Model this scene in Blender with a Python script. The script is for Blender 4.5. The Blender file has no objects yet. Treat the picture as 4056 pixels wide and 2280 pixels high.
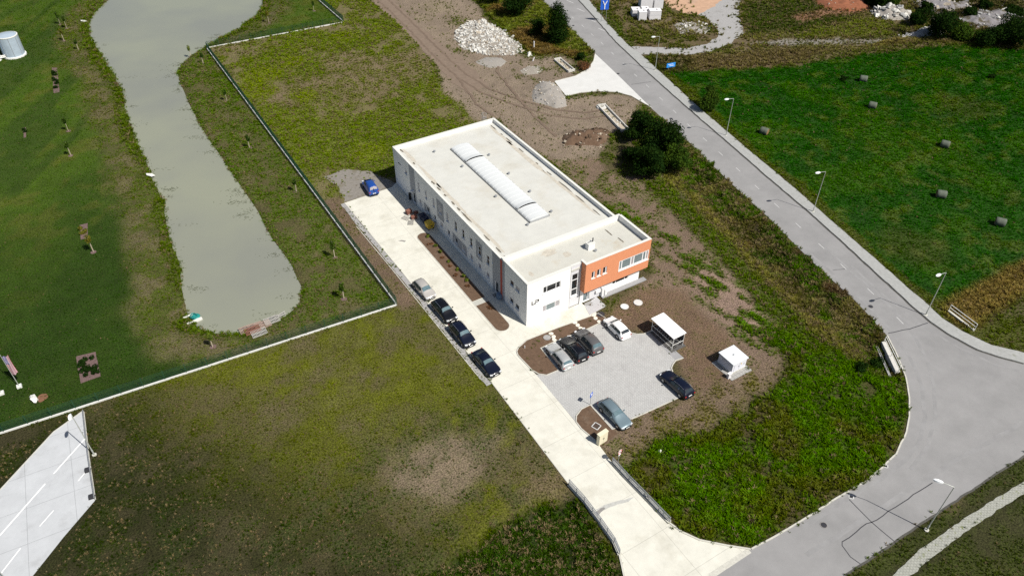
import bpy, bmesh, math, random
import numpy as np
from mathutils import Vector, Matrix, noise as mnoise
random.seed(7); RNG = np.random.default_rng(11)
SC = bpy.context.scene; COL = SC.collection
R = math.radians; PI = math.pi

# ------------------------------------------------------------------ camera
FPX, CX, CY, CZ = 2971.73, -39.873, -61.235, 68.681
YAW, PITCH, ROLL = 0.5506, 0.7038, 0.0042
_fw = Vector((math.cos(PITCH)*math.sin(YAW), math.cos(PITCH)*math.cos(YAW), -math.sin(PITCH)))
_r0 = Vector((math.cos(YAW), -math.sin(YAW), 0)); _u0 = _r0.cross(_fw)
_rt = _r0*math.cos(ROLL)+_u0*math.sin(ROLL); _up = -_r0*math.sin(ROLL)+_u0*math.cos(ROLL)
cam = bpy.data.objects.new('camera', bpy.data.cameras.new('camera')); COL.objects.link(cam)
cam.data.sensor_width = 36; cam.data.sensor_fit = 'HORIZONTAL'; cam.data.lens = 36*FPX/4056
cam.data.clip_start = 0.5; cam.data.clip_end = 4000
_m = Matrix((_rt, _up, -_fw)).transposed().to_4x4(); _m.translation = (CX, CY, CZ); cam.matrix_world = _m
SC.camera = cam
# ------------------------------------------------------------------ sky, sun, exposure
SUN_H = Vector((0.38, -0.925, 0)).normalized(); SUN_EL = R(51.2)
world = bpy.data.worlds.new('World'); SC.world = world; world.use_nodes = True
wn = world.node_tree.nodes; wl = world.node_tree.links
sky = wn.new('ShaderNodeTexSky'); sky.sky_type = 'NISHITA'; sky.sun_disc = False
sky.sun_elevation = SUN_EL; sky.sun_rotation = math.atan2(SUN_H.x, SUN_H.y)
sky.air_density = 1.0; sky.dust_density = 1.5; sky.ozone_density = 1.0
wl.new(sky.outputs[0], wn['Background'].inputs[0]); wn['Background'].inputs[1].default_value = 0.056
sun = bpy.data.objects.new('sun', bpy.data.lights.new('sun', 'SUN')); COL.objects.link(sun)
sun.data.energy = 4.9; sun.data.angle = R(0.53); sun.data.color = (1.0, 0.955, 0.88)
_sd = Vector((SUN_H.x*math.cos(SUN_EL), SUN_H.y*math.cos(SUN_EL), math.sin(SUN_EL)))
sun.rotation_euler = _sd.to_track_quat('Z', 'Y').to_euler(); sun.location = (60, -80, 90)
SC.view_settings.view_transform = 'Standard'; SC.view_settings.look = 'None'
SC.view_settings.exposure = 0.36; SC.view_settings.gamma = 1.0; SC.view_settings.use_curve_mapping = False
SC.render.engine = 'CYCLES'; SC.cycles.max_bounces = 6; SC.cycles.diffuse_bounces = 3; SC.cycles.glossy_bounces = 3
SC.cycles.transmission_bounces = 4; SC.cycles.transparent_max_bounces = 8; SC.cycles.use_denoising = False
SC.render.filter_size = 1.0
SC.cycles.sample_clamp_indirect = 6

# ------------------------------------------------------------------ helpers
KP = 4056/2576
def P(u, v, z=0.0):
    """ground position (metres) that the surveyed point (u, v) stands for, at height z"""
    d = _rt*((u*KP-2028)/FPX) - _up*((v*KP-1140)/FPX) + _fw
    t = (z-CZ)/d.z
    return Vector((CX+t*d.x, CY+t*d.y, z))
def PP(pts, z=0.0): return [P(a, b, z).to_2d() for a, b in pts]

class MB:
    def __init__(s): s.v = []; s.f = []
    def add(s, v, f):
        n = len(s.v); s.v += [tuple(a) for a in v]; s.f += [tuple(i+n for i in q) for q in f]; return s
    def box(s, c, d, rz=0.0, taper=1.0, rx=0.0):
        x, y, z = d[0]/2, d[1]/2, d[2]/2
        m = Matrix.Rotation(rz, 3, 'Z') @ Matrix.Rotation(rx, 3, 'X')
        v = [m @ Vector((a*x*(taper if k > 0 else 1), b*y*(taper if k > 0 else 1), k*z))+Vector(c) for k in (-1, 1) for a, b in ((-1, -1), (1, -1), (1, 1), (-1, 1))]
        return s.add(v, [(3, 2, 1, 0), (4, 5, 6, 7), (0, 1, 5, 4), (1, 2, 6, 5), (2, 3, 7, 6), (3, 0, 4, 7)])
    def b2(s, x0, x1, y0, y1, z0, z1): return s.box(((x0+x1)/2, (y0+y1)/2, (z0+z1)/2), (abs(x1-x0), abs(y1-y0), abs(z1-z0)))
    def tube(s, a, b, r0, r1=None, n=8, caps=True):
        a, b = Vector(a), Vector(b); r1 = r0 if r1 is None else r1
        d = (b-a).normalized(); e = d.orthogonal().normalized(); g = d.cross(e)
        v = [p+(e*math.cos(2*PI*i/n)+g*math.sin(2*PI*i/n))*r for p, r in ((a, r0), (b, r1)) for i in range(n)]
        f = [(i, (i+1) % n, n+(i+1) % n, n+i) for i in range(n)]
        if caps: f += [tuple(range(n-1, -1, -1)), tuple(range(n, 2*n))]
        return s.add(v, f)
    def lathe(s, c, prof, n=16, m=None):
        c = Vector(c); k = len(prof); v = []
        for i in range(n):
            a = 2*PI*i/n
            for r, z in prof:
                w = Vector((r*math.cos(a), r*math.sin(a), z)); v.append(c+(m @ w if m else w))
        f = [(i*k+j, ((i+1) % n)*k+j, ((i+1) % n)*k+j+1, i*k+j+1) for i in range(n) for j in range(k-1)]
        return s.add(v, f)
    def prism(s, poly, z0, z1):
        n = len(poly); ar = sum(poly[i][0]*poly[(i+1) % n][1]-poly[(i+1) % n][0]*poly[i][1] for i in range(n))
        if ar < 0: poly = poly[::-1]
        v = [(p[0], p[1], z0) for p in poly]+[(p[0], p[1], z1) for p in poly]
        return s.add(v, [tuple(range(n, 2*n))]+[(i, (i+1) % n, n+(i+1) % n, n+i) for i in range(n)])
    def mesh(s, name):
        me = bpy.data.meshes.new(name); me.from_pydata(s.v, [], s.f); me.update(); return me
    def build(s, name, m=None, parent=None, smooth=None):
        me = s.mesh(name)
        if smooth:
            for p in me.polygons: p.use_smooth = True
            me.set_sharp_from_angle(angle=R(smooth))
        return link(name, me, m, parent)
def link(name, me, m=None, parent=None):
    if m is not None and not me.materials: me.materials.append(m)
    o = bpy.data.objects.new(name, me); COL.objects.link(o)
    if parent is not None: o.parent = parent
    return o
def tag(o, label, cat, group=None):
    o['label'] = label; o['category'] = cat
    if group: o['group'] = group
    return o
def thing(name, label, cat, loc=(0, 0, 0), rz=0.0, group=None):
    o = bpy.data.objects.new(name, None); COL.objects.link(o); o.empty_display_size = 0.2
    o.location = loc; o.rotation_euler = (0, 0, rz)
    return tag(o, label, cat, group)
def structure(o): o['kind'] = 'structure'; return o
def copytree(o, loc=None, rz=None, label=None, scale=None):
    def cp(a, par):
        c = a.copy(); COL.objects.link(c); c.parent = par
        for ch in a.children: cp(ch, c)
        return c
    c = cp(o, None)
    if loc is not None: c.location = loc
    if rz is not None: c.rotation_euler = (0, 0, rz)
    if scale is not None: c.scale = (scale,)*3
    if label: c['label'] = label
    return c

def mat(name, col, rough=0.85, var=0.12, scale=3.0, metal=0.0, spec=0.3, bump=0.0, bscale=40.0, col2=None, c2scale=0.4, c2lo=0.55, c2hi=0.7, coat=0.0, island=0.0):
    m = bpy.data.materials.new(name); m.use_nodes = True
    nt = m.node_tree; N = nt.nodes; Lk = nt.links; b = N['Principled BSDF']
    b.inputs['Roughness'].default_value = rough; b.inputs['Metallic'].default_value = metal
    b.inputs['Specular IOR Level'].default_value = spec
    if coat: b.inputs['Coat Weight'].default_value = coat; b.inputs['Coat Roughness'].default_value = 0.04
    tc = N.new('ShaderNodeTexCoord'); base = N.new('ShaderNodeRGB'); base.outputs[0].default_value = (*col, 1); cur = base.outputs[0]
    if col2 is not None:
        n2 = N.new('ShaderNodeTexNoise'); n2.inputs['Scale'].default_value = c2scale; n2.inputs['Detail'].default_value = 7; n2.inputs['Roughness'].default_value = 0.65
        Lk.new(tc.outputs['Object'], n2.inputs['Vector'])
        mr = N.new('ShaderNodeMapRange'); mr.inputs[1].default_value = c2lo; mr.inputs[2].default_value = c2hi; Lk.new(n2.outputs[0], mr.inputs[0])
        mx = N.new('ShaderNodeMix'); mx.data_type = 'RGBA'; Lk.new(mr.outputs[0], mx.inputs[0]); Lk.new(cur, mx.inputs[6]); mx.inputs[7].default_value = (*col2, 1); cur = mx.outputs[2]
    if var:
        n1 = N.new('ShaderNodeTexNoise'); n1.inputs['Scale'].default_value = scale; n1.inputs['Detail'].default_value = 6; n1.inputs['Roughness'].default_value = 0.7
        Lk.new(tc.outputs['Object'], n1.inputs['Vector'])
        mr = N.new('ShaderNodeMapRange'); mr.inputs[1].default_value = 0.25; mr.inputs[2].default_value = 0.75; mr.inputs[3].default_value = 1-var; mr.inputs[4].default_value = 1+var; Lk.new(n1.outputs[0], mr.inputs[0])
        vm = N.new('ShaderNodeVectorMath'); vm.operation = 'SCALE'; Lk.new(cur, vm.inputs[0]); Lk.new(mr.outputs[0], vm.inputs['Scale']); cur = vm.outputs[0]
    if island:
        g = N.new('ShaderNodeNewGeometry'); mr = N.new('ShaderNodeMapRange'); mr.inputs[3].default_value = 1-island; mr.inputs[4].default_value = 1+island; Lk.new(g.outputs['Random Per Island'], mr.inputs[0])
        vm = N.new('ShaderNodeVectorMath'); vm.operation = 'SCALE'; Lk.new(cur, vm.inputs[0]); Lk.new(mr.outputs[0], vm.inputs['Scale']); cur = vm.outputs[0]
    Lk.new(cur, b.inputs['Base Color'])
    if bump:
        n3 = N.new('ShaderNodeTexNoise'); n3.inputs['Scale'].default_value = bscale; n3.inputs['Detail'].default_value = 5; Lk.new(tc.outputs['Object'], n3.inputs['Vector'])
        bp = N.new('ShaderNodeBump'); bp.inputs['Strength'].default_value = bump; bp.inputs['Distance'].default_value = 0.05; Lk.new(n3.outputs[0], bp.inputs['Height']); Lk.new(bp.outputs[0], b.inputs['Normal'])
    m['_c'] = 1
    return m
def add_lines(m, sx, sy, mortar, dark, rot=0.0, offset=0.0, off=(0, 0, 0), rowmix=0.0):
    """multiply thin joint lines (brick texture) into a material's base colour"""
    nt = m.node_tree; N = nt.nodes; Lk = nt.links; b = N['Principled BSDF']; src = b.inputs['Base Color'].links[0].from_socket
    tc = N.new('ShaderNodeTexCoord'); mp = N.new('ShaderNodeMapping'); mp.inputs['Rotation'].default_value = (0, 0, rot); mp.inputs['Location'].default_value = off
    br = N.new('ShaderNodeTexBrick'); br.offset = offset; br.inputs['Scale'].default_value = 1.0
    br.inputs['Brick Width'].default_value = sx; br.inputs['Row Height'].default_value = sy; br.inputs['Mortar Size'].default_value = mortar; br.inputs['Mortar Smooth'].default_value = 0.2
    br.inputs['Color1'].default_value = (1, 1, 1, 1); br.inputs['Color2'].default_value = (1-rowmix,)*3+(1,); br.inputs['Mortar'].default_value = (dark, dark, dark, 1)
    Lk.new(tc.outputs['Object'], mp.inputs[0]); Lk.new(mp.outputs[0], br.inputs['Vector'])
    mx = N.new('ShaderNodeMix'); mx.data_type = 'RGBA'; mx.blend_type = 'MULTIPLY'; mx.inputs[0].default_value = 1.0
    Lk.new(src, mx.inputs[6]); Lk.new(br.outputs['Color'], mx.inputs[7]); Lk.new(mx.outputs[2], b.inputs['Base Color'])
    return m

M = {}
M['concrete'] = add_lines(mat('drive_concrete', (.56, .55, .485), .9, .10, .7, col2=(.44, .425, .36), c2scale=.25, c2lo=.5, c2hi=.75, bump=.1, bscale=30), 5.2, 5.0, .03, .74, off=(9.5, 3, 0))
M['concrete2'] = mat('apron_concrete', (.52, .52, .505), .9, .08, .5, col2=(.5, .5, .48), c2scale=.3)
M['court'] = add_lines(mat('court_concrete', (.42, .435, .45), .9, .10, .5, col2=(.36, .37, .38), c2scale=.4), 4.6, 4.6, .03, .7, rot=.06)
M['kerb'] = mat('kerb_concrete', (.46, .45, .40), .9, .2, 4)
M['kerbdark'] = mat('gutter_dirt', (.07, .068, .06), .95, .4, 2)
M['plinth'] = mat('fence_plinth_concrete', (.55, .55, .52), .9, .15, 3)
M['asphalt'] = mat('road_asphalt', (.240, .237, .236), .92, .10, .35, col2=(.21, .208, .207), c2scale=.12, c2lo=.45, c2hi=.65, bump=.15, bscale=60)
M['sidewalk'] = add_lines(mat('sidewalk_asphalt', (.30, .305, .295), .95, .16, 2.5, col2=(.2, .21, .17), c2scale=1.2, c2lo=.6, c2hi=.72), 2.0, 4.0, .02, .85)
M['footpath'] = add_lines(mat('footpath_pavers', (.30, .305, .27), .95, .2, 3, col2=(.15, .17, .07), c2scale=2.0, c2lo=.58, c2hi=.66), .3, .3, .03, .7, rot=.6, offset=.5)
M['pavers'] = add_lines(mat('parking_pavers', (.42, .42, .41), .92, .08, .8, col2=(.36, .355, .35), c2scale=.5), .3, .2, .022, .62, offset=.5, rowmix=.1)
M['pavers2'] = mat('shelter_slab', (.27, .27, .275), .92, .1, 1.5)
M['soil'] = mat('bare_soil', (.105, .066, .042), .97, .3, 2.5, col2=(.14, .10, .07), c2scale=.5, bump=.5, bscale=12)
M['site'] = mat('site_soil', (.185, .138, .102), .97, .22, 1.2, col2=(.115, .08, .055), c2scale=.12, c2lo=.42, c2hi=.62, bump=.4, bscale=8)
M['track'] = mat('dirt_track_soil', (.170, .128, .096), .97, .2, 1.0, col2=(.19, .145, .11), c2scale=.3, bump=.4, bscale=6)
M['gravel'] = mat('gravel', (.29, .285, .28), .97, .3, 4.0, col2=(.2, .195, .18), c2scale=.3, bump=.6, bscale=14)
M['sand'] = mat('orange_sand', (.42, .27, .18), .97, .2, .8, col2=(.3, .24, .2), c2scale=.2)
M['paint'] = mat('road_paint', (.45, .45, .445), .8, .2, 6)
M['linepaint'] = mat('yard_paint', (.78, .78, .77), .8, .1, 4)
M['weed'] = mat('submerged_weed', (.075, .085, .05), .9, .3, 3)
M['rut'] = mat('wheel_rut_soil', (.13, .095, .07), .97, .25, 1.5, col2=(.15, .11, .08), c2scale=.6, c2lo=.45, c2hi=.6, bump=.5, bscale=6)
M['tar'] = mat('tar_seal', (.045, .045, .05), .7, .2, 6)
M['stain'] = mat('damp_stain', (.22, .21, .2), .8, .2, 3)
M['stain2'] = mat('damp_stain_pale', (.40, .40, .375), .8, .2, 3)
M['white'] = mat('white_render', (.77, .77, .76), .9, .05, 1.2, col2=(.70, .695, .675), c2scale=.35, c2lo=.48, c2hi=.72)
M['greywall'] = mat('grey_render', (.34, .35, .37), .9, .05, 2)
M['lgrey'] = mat('pale_grey_render', (.58, .58, .60), .9, .04, 2)
M['orange'] = mat('orange_render', (.60, .245, .125), .9, .05, 2)
M['red'] = mat('red_render', (.40, .09, .065), .9, .08, 2)
M['coping'] = mat('coping_metal', (.60, .60, .56), .6, .08, 3)
M['roof'] = add_lines(mat('roof_membrane', (.49, .49, .455), .9, .07, .5, col2=(.44, .42, .36), c2scale=.18, c2lo=.5, c2hi=.75), 40, 1.05, .02, .93)
M['roof2'] = add_lines(mat('roof_membrane_front', (.46, .455, .41), .9, .08, .6, col2=(.37, .32, .24), c2scale=.3, c2lo=.55, c2hi=.75), 4.1, 30, .02, .9)
M['puddle'] = mat('roof_silt', (.13, .115, .09), .8, .3, 3)
M['silt'] = mat('roof_silt_pale', (.43, .40, .34), .9, .2, 2)
M['frame'] = mat('window_frame_white', (.75, .75, .75), .5, .02)
M['glass'] = mat('window_glass', (.012, .015, .018), .05, 0, spec=.6)
M['glassblue'] = mat('window_glass_blind', (.16, .20, .21), .12, .15, 1.5, spec=.6)
M['glasspale'] = mat('window_glass_pale', (.34, .32, .33), .3, .2, 1.5, spec=.5)
M['skylight'] = mat('skylight_polycarbonate', (.57, .59, .59), .4, .04, 1, spec=.4)
M['steel'] = mat('galvanised_steel', (.42, .43, .44), .45, .15, 5, metal=.6)
M['pole'] = mat('lamp_pole_steel', (.46, .48, .44), .5, .1, 3, metal=.35)
M['lamphead'] = mat('lamp_head', (.75, .77, .78), .4, .03)
M['rail'] = mat('railing_white', (.70, .70, .66), .6, .1, 4)
M['greenmetal'] = mat('fence_green', (.02, .062, .035), .5, .1, 4)
M['black'] = mat('black_plastic', (.012, .012, .013), .5, .1)
M['dark'] = mat('dark_metal', (.035, .035, .04), .5, .2)
M['tyre'] = mat('tyre_rubber', (.015, .015, .016), .8, .1)
M['rim'] = mat('alloy_rim', (.40, .40, .41), .35, .05, metal=.7)
M['yellow'] = mat('yellow_plastic', (.55, .37, .035), .5, .12, 3)
M['bluebin'] = mat('navy_plastic', (.012, .018, .045), .5, .1)
M['brick'] = mat('brick_stack', (.20, .09, .065), .9, .3, 6, island=.3)
M['wood'] = mat('weathered_wood', (.30, .22, .18), .9, .25, 6, island=.25)
M['timber'] = mat('grey_timber', (.34, .33, .30), .9, .2, 6, island=.2)
M['stone'] = mat('pale_rubble', (.50, .49, .455), .95, .25, 4)
M['stone2'] = mat('tan_rubble', (.38, .33, .26), .95, .25, 4)
M['stone3'] = mat('grey_rubble', (.27, .27, .265), .95, .25, 4)
M['heap'] = mat('rubble_fines', (.25, .225, .19), .97, .3, 3, bump=.6, bscale=12)
M['gheap'] = mat('gravel_fines', (.26, .24, .215), .97, .3, 5, bump=.8, bscale=10)
M['cream'] = mat('cream_cabinet', (.66, .61, .45), .5, .05, 3)
M['kiosk'] = mat('kiosk_render', (.62, .63, .68), .8, .05, 3)
M['kioskroof'] = mat('kiosk_roof', (.62, .645, .66), .7, .05, 2)
M['shroof'] = mat('shelter_roof', (.80, .80, .80), .5, .03)
M['blue'] = mat('sign_blue', (.02, .11, .55), .5, .05)
M['skyblue'] = mat('sign_light_blue', (.03, .26, .72), .5, .05)
M['signwhite'] = mat('sign_white', (.8, .8, .8), .5, .02)
M['signred'] = mat('sign_red', (.55, .03, .03), .5, .02)
M['tank'] = mat('tank_steel', (.42, .50, .58), .4, .1, 1.2, metal=.25)
M['tankbase'] = mat('tank_base', (.66, .66, .62), .8, .08)
M['hay'] = mat('hay_end', (.20, .125, .055), .98, .4, 9, bump=.8, bscale=20)
M['net'] = mat('bale_net_wrap', (.095, .11, .085), .8, .4, 6, bump=.3, bscale=20)
M['bark'] = mat('bark', (.10, .075, .05), .95, .3, 8)
M['stake'] = mat('tree_stake', (.42, .36, .27), .9, .15, 5)
M['turq'] = mat('turquoise_plastic', (.02, .22, .20), .5, .1)
M['foam'] = mat('white_foam', (.62, .62, .58), .8, .06, 2)
M['mulch'] = mat('mulch', (.13, .085, .08), .97, .4, 6, bump=.6, bscale=16)
M['boxwhite'] = mat('white_block', (.66, .65, .66), .85, .07, 1.0)
M['flagred'] = mat('flag_red', (.42, .10, .13), .8, .05); M['flagwhite'] = mat('flag_white', (.55, .52, .55), .8, .05); M['flagblue'] = mat('flag_blue', (.12, .11, .28), .8, .05)

def foliage(name, col, var=.45, trans=.25):
    m = bpy.data.materials.new(name); m.use_nodes = True; N = m.node_tree.nodes; Lk = m.node_tree.links; N.remove(N['Principled BSDF'])
    g = N.new('ShaderNodeNewGeometry'); hs = N.new('ShaderNodeMapRange'); hs.inputs[3].default_value = 1-var; hs.inputs[4].default_value = 1+var; Lk.new(g.outputs['Random Per Island'], hs.inputs[0])
    tc = N.new('ShaderNodeTexCoord'); nz = N.new('ShaderNodeTexNoise'); nz.inputs['Scale'].default_value = .9; Lk.new(tc.outputs['Object'], nz.inputs['Vector'])
    mx = N.new('ShaderNodeMix'); mx.data_type = 'RGBA'; mr = N.new('ShaderNodeMapRange'); mr.inputs[1].default_value = .4; mr.inputs[2].default_value = .65; Lk.new(nz.outputs[0], mr.inputs[0]); Lk.new(mr.outputs[0], mx.inputs[0])
    mx.inputs[6].default_value = (*col, 1); mx.inputs[7].default_value = (col[0]*1.7, col[1]*1.35, col[2]*1.0, 1)
    vm = N.new('ShaderNodeVectorMath'); vm.operation = 'SCALE'; Lk.new(mx.outputs[2], vm.inputs[0]); Lk.new(hs.outputs[0], vm.inputs['Scale'])
    d = N.new('ShaderNodeBsdfDiffuse'); t = N.new('ShaderNodeBsdfTranslucent'); ms = N.new('ShaderNodeMixShader'); ms.inputs[0].default_value = trans
    Lk.new(vm.outputs[0], d.inputs[0]); Lk.new(vm.outputs[0], t.inputs[0]); Lk.new(d.outputs[0], ms.inputs[1]); Lk.new(t.outputs[0], ms.inputs[2]); Lk.new(ms.outputs[0], N['Material Output'].inputs[0])
    return m
M['leafdark'] = foliage('leaf_dark', (.010, .026, .005)); M['leaf'] = foliage('leaf_green', (.028, .060, .008)); M['leaflight'] = foliage('leaf_light', (.09, .13, .02)); M['leafyel'] = foliage('leaf_yellow', (.095, .105, .016)); M['dead'] = foliage('dead_stalks', (.12, .065, .035))

# ------------------------------------------------------------------ survey outlines (points on the ground)
POND_L = [(277,0),(235,40),(225,55),(226,82),(237,105),(257,140),(277,170),(297,197),(315,240),(322,275),(337,322),(352,362),(372,402),(385,437),(400,470),(420,502),(422,532),(430,582),(442,620),(460,657),(467,724),(480,784),(505,819),(550,834),(600,834)]
POND_R = [(669,811),(714,791),(744,764),(749,724),(739,704),(726,672),(701,634),(676,602),(659,569),(644,540),(625,509),(600,472),(577,439),(550,397),(525,362),(497,315),(470,265),(450,217),(441,185),(450,165),(475,142),(512,120),(562,92),(605,70),(612,57),(644,43),(659,15),(662,0),(640,-45),(560,-70),(330,-60)]
WATER_Z = -0.35
POND = PP(POND_L+POND_R, WATER_Z)
ROAD_L = [(1300,-60),(1363,0),(1428,65),(1495,132),(1625,260),(1663,295),(1738,362),(1800,424),(1863,484),(1932,546),(1982,597),(2039,654),(2115,724),(2149,754),(2182,789),(2212,824),(2232,844),(2257,894),(2279,949),(2287,999),(2287,1049),(2280,1086),(2254,1141),(2219,1176),(2172,1213),(2107,1251),(2019,1308),(1932,1358),(1890,1380),(1785,1448),(1700,1505)]
ROAD_B = [(2040,1505),(2127,1448),(2252,1363),(2342,1301),(2457,1226),(2576,1148),(2800,1010)]
ROAD_R = [(2800,985),(2576,914),(2507,896),(2457,879),(2394,846),(2342,811),(2307,781),(2244,724),(2144,632),(2039,537),(1932,447),(1835,362),(1788,322),(1713,257),(1638,190),(1580,135),(1550,107),(1498,47),(1455,0),(1405,-60)]
SIDE_O = [(1432,-60),(1480,0),(1528,60),(1580,115),(1610,136),(1658,180),(1750,265),(1863,362),(1932,419),(2007,482),(2132,592),(2232,679),(2282,724),(2319,754),(2369,801),(2419,834),(2494,869),(2557,884),(2576,888),(2800,940)]
ROAD = PP(ROAD_L+ROAD_B+ROAD_R)
SIDEWALK = PP(ROAD_R+SIDE_O)
FOOTPATH = PP([(2180,1505),(2242,1448),(2307,1388),(2432,1298),(2576,1209),(2700,1140),(2710,1155),(2576,1240),(2438,1330),(2288,1448),(2228,1505)])
DRIVE = [(-9.7,40.1),(-9.3,20),(-9.0,-6),(-9.3,-23.4)]+[tuple(p) for p in PP([(1490,1297),(1530,1352),(1558,1393),(1570,1448),(1572,1520),(1680,1520),(1785,1449),(1885,1383),(1830,1372),(1760,1358),(1716,1338),(1684,1315),(1610,1240),(1540,1163),(1500,1110),(1462,1078),(1448,1061),(1348,941)])]+[tuple(p) for p in PP([(1338,931),(1303,894),(1300,884),(1305,874),(1325,856),(1400,826),(1505,789)])]+[(9.0,-0.35),(9.0,.02),(.0,.02),(.0,41.3),(-1.3,40.4)]
LOT = [tuple(p) for p in PP([(1348,941.5),(1373,944),(1405,931),(1360,876),(1393,861),(1478,828),(1530,806),(1565,822),(1579,831),(1588,838),(1603,841),(1620,840),(1634,836),(1700,905),(1693,916),(1689,926),(1693,939),(1703,948),(1748,983),(1705,1001),(1618,1041),(1588,1054),(1553,1076),(1540,1080),(1485,1019),(1463,1029),(1450,1046),(1448,1060)])]
APRON = PP([(1395,205),(1448,192),(1478,175),(1493,155),(1497,135),(1560,195),(1625,259),(1640,272),(1588,242),(1550,232),(1500,230),(1458,234),(1424,242)])
COURT = PP([(209,1033),(222,1150),(239,1258),(160,1350),(82,1448),(30,1510),(-220,1510),(0,1232),(135,1086)])
SITE = PP([(905,-50),(935,0),(1010,62),(1078,130),(1100,160),(1105,215),(1120,245),(1180,285),(1205,300),(1250,300),(1330,370),(1420,405),(1500,395),(1530,340),(1600,300),(1630,270),(1590,247),(1550,236),(1470,236),(1425,245),(1398,205),(1450,190),(1440,150),(1400,140),(1320,140),(1270,120),(1230,60),(1190,0),(1160,-50)])
TRACK = PP([(905,-45),(930,0),(985,45),(1040,100),(1085,150),(1130,200),(1175,235),(1230,215),(1165,150),(1110,110),(1060,70),(1000,10),(960,-45)])
GTRACK = PP([(1590,117),(1663,120),(1725,122),(1775,112),(1808,92),(1803,72),(1778,47),(1745,32),(1742,0),(1742,-40),(1880,-40),(1858,15),(1862,57),(1873,82),(1838,110),(1788,130),(1738,137),(1663,140),(1606,136)])
SANDP = PP([(1670,-30),(1668,5),(1685,20),(1715,32),(1755,38),(1790,22),(1815,0),(1825,-30)])
VANPATCH = PP([(815,445),(868,424),(930,430),(996,462),(985,474),(868,508),(850,470)])

ISL = PP([(1303,894),(1300,884),(1305,874),(1325,856),(1400,826),(1505,789),(1530,805),(1513,811),(1478,828),(1393,861),(1360,876),(1405,931),(1375,944),(1355,941),(1338,931)])
ISL2 = PP([(1450,1046),(1463,1029),(1485,1019),(1540,1080),(1553,1090),(1512,1122),(1497,1107),(1462,1078),(1448,1061)])
BEDS = (ISL, ISL2)
def resample(pts, step, jit=0.0, closed=True):
    out = []; n = len(pts)
    for i in range(n if closed else n-1):
        a, b = Vector(pts[i][:2]), Vector(pts[(i+1) % n][:2]); k = max(1, int((b-a).length/step))
        for j in range(k):
            p = a.lerp(b, j/k)
            if jit: w = mnoise.noise_vector(Vector((p.x*.9, p.y*.9, 3.1)))+.6*mnoise.noise_vector(Vector((p.x*2.7, p.y*2.7, 7.7))); p = p+Vector((w.x, w.y))*jit
            out.append((p.x, p.y))
    if not closed: out.append(tuple(pts[-1][:2]))
    return out
def smooth_closed(pts, it=1):
    for _ in range(it):
        o = []
        for i in range(len(pts)):
            a, b = Vector(pts[i][:2]), Vector(pts[(i+1) % len(pts)][:2]); o += [tuple(a.lerp(b, .25)), tuple(a.lerp(b, .75))]
        pts = o
    return pts

# ------------------------------------------------------------------ ground sheet: heights, colours, grass maps
def axis(lo, hi, cuts):
    a = [lo]
    while a[-1] < hi:
        st = next(s for lim, s in cuts if a[-1] < lim); a.append(a[-1]+st)
    far = [60, 140, 300, 700, 1500]
    return np.array([lo-f for f in far[::-1]]+a+[a[-1]+f for f in far])
gx = axis(-76, 190, [(62, .6), (100, .9), (999, 2.2)]); gy = axis(-64, 190, [(62, .6), (120, 1.0), (999, 2.0)])
NX, NY = len(gx), len(gy)
X, Y = np.meshgrid(gx, gy); X = X.ravel(); Y = Y.ravel()
def vn(x, y, s, seed):
    rg = np.random.default_rng(seed).random((257, 257)); u = x/s+1000.3; v = y/s+1000.7
    iu = np.floor(u).astype(int); iv = np.floor(v).astype(int); fu = u-iu; fv = v-iv; fu = fu*fu*(3-2*fu); fv = fv*fv*(3-2*fv)
    a = rg[iv % 257, iu % 257]; b = rg[iv % 257, (iu+1) % 257]; c = rg[(iv+1) % 257, iu % 257]; d = rg[(iv+1) % 257, (iu+1) % 257]
    return (a*(1-fu)+b*fu)*(1-fv)+(c*(1-fu)+d*fu)*fv
def fbm(x, y, s, seed, o=4):
    t = 0; a = 1; n = 0
    for i in range(o): t = t+a*vn(x, y, s/2**i, seed+i*17); n += a; a *= .55
    return t/n
def sdist(poly, x=None, y=None):
    x = X if x is None else x; y = Y if y is None else y
    p = np.array([tuple(a)[:2] for a in poly]); ins = np.zeros(x.shape, bool); dm = np.full(x.shape, 1e9)
    for i in range(len(p)):
        (ax, ay), (bx, by) = p[i], p[(i+1) % len(p)]
        if (ay != by): ins ^= ((ay > y) != (by > y)) & (x < (bx-ax)*(y-ay)/(by-ay)+ax)
        dx, dy = bx-ax, by-ay; t = np.clip(((x-ax)*dx+(y-ay)*dy)/(dx*dx+dy*dy+1e-12), 0, 1)
        dm = np.minimum(dm, (x-ax-t*dx)**2+(y-ay-t*dy)**2)
    d = np.sqrt(dm); return np.where(ins, d, -d)
def ldist(pts):
    p = np.array([tuple(a)[:2] for a in pts]); dm = np.full(X.shape, 1e9)
    for i in range(len(p)-1):
        (ax, ay), (bx, by) = p[i], p[i+1]; dx, dy = bx-ax, by-ay; t = np.clip(((X-ax)*dx+(Y-ay)*dy)/(dx*dx+dy*dy+1e-12), 0, 1)
        dm = np.minimum(dm, (X-ax-t*dx)**2+(Y-ay-t*dy)**2)
    return np.sqrt(dm)
def sst(a, lo, hi): t = np.clip((a-lo)/(hi-lo), 0, 1); return t*t*(3-2*t)
wx = X+3.2*(fbm(X, Y, 5, 1)-.5); wy = Y+3.2*(fbm(X, Y, 5, 5)-.5)          # wobbly edges
def mask(poly, soft=1.0): return sst(sdist(PP(poly) if len(poly[0]) == 2 and not isinstance(poly[0], Vector) and max(abs(c) for q in poly for c in q) > 200 else poly, wx, wy), -soft*.5, soft*.5)

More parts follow.
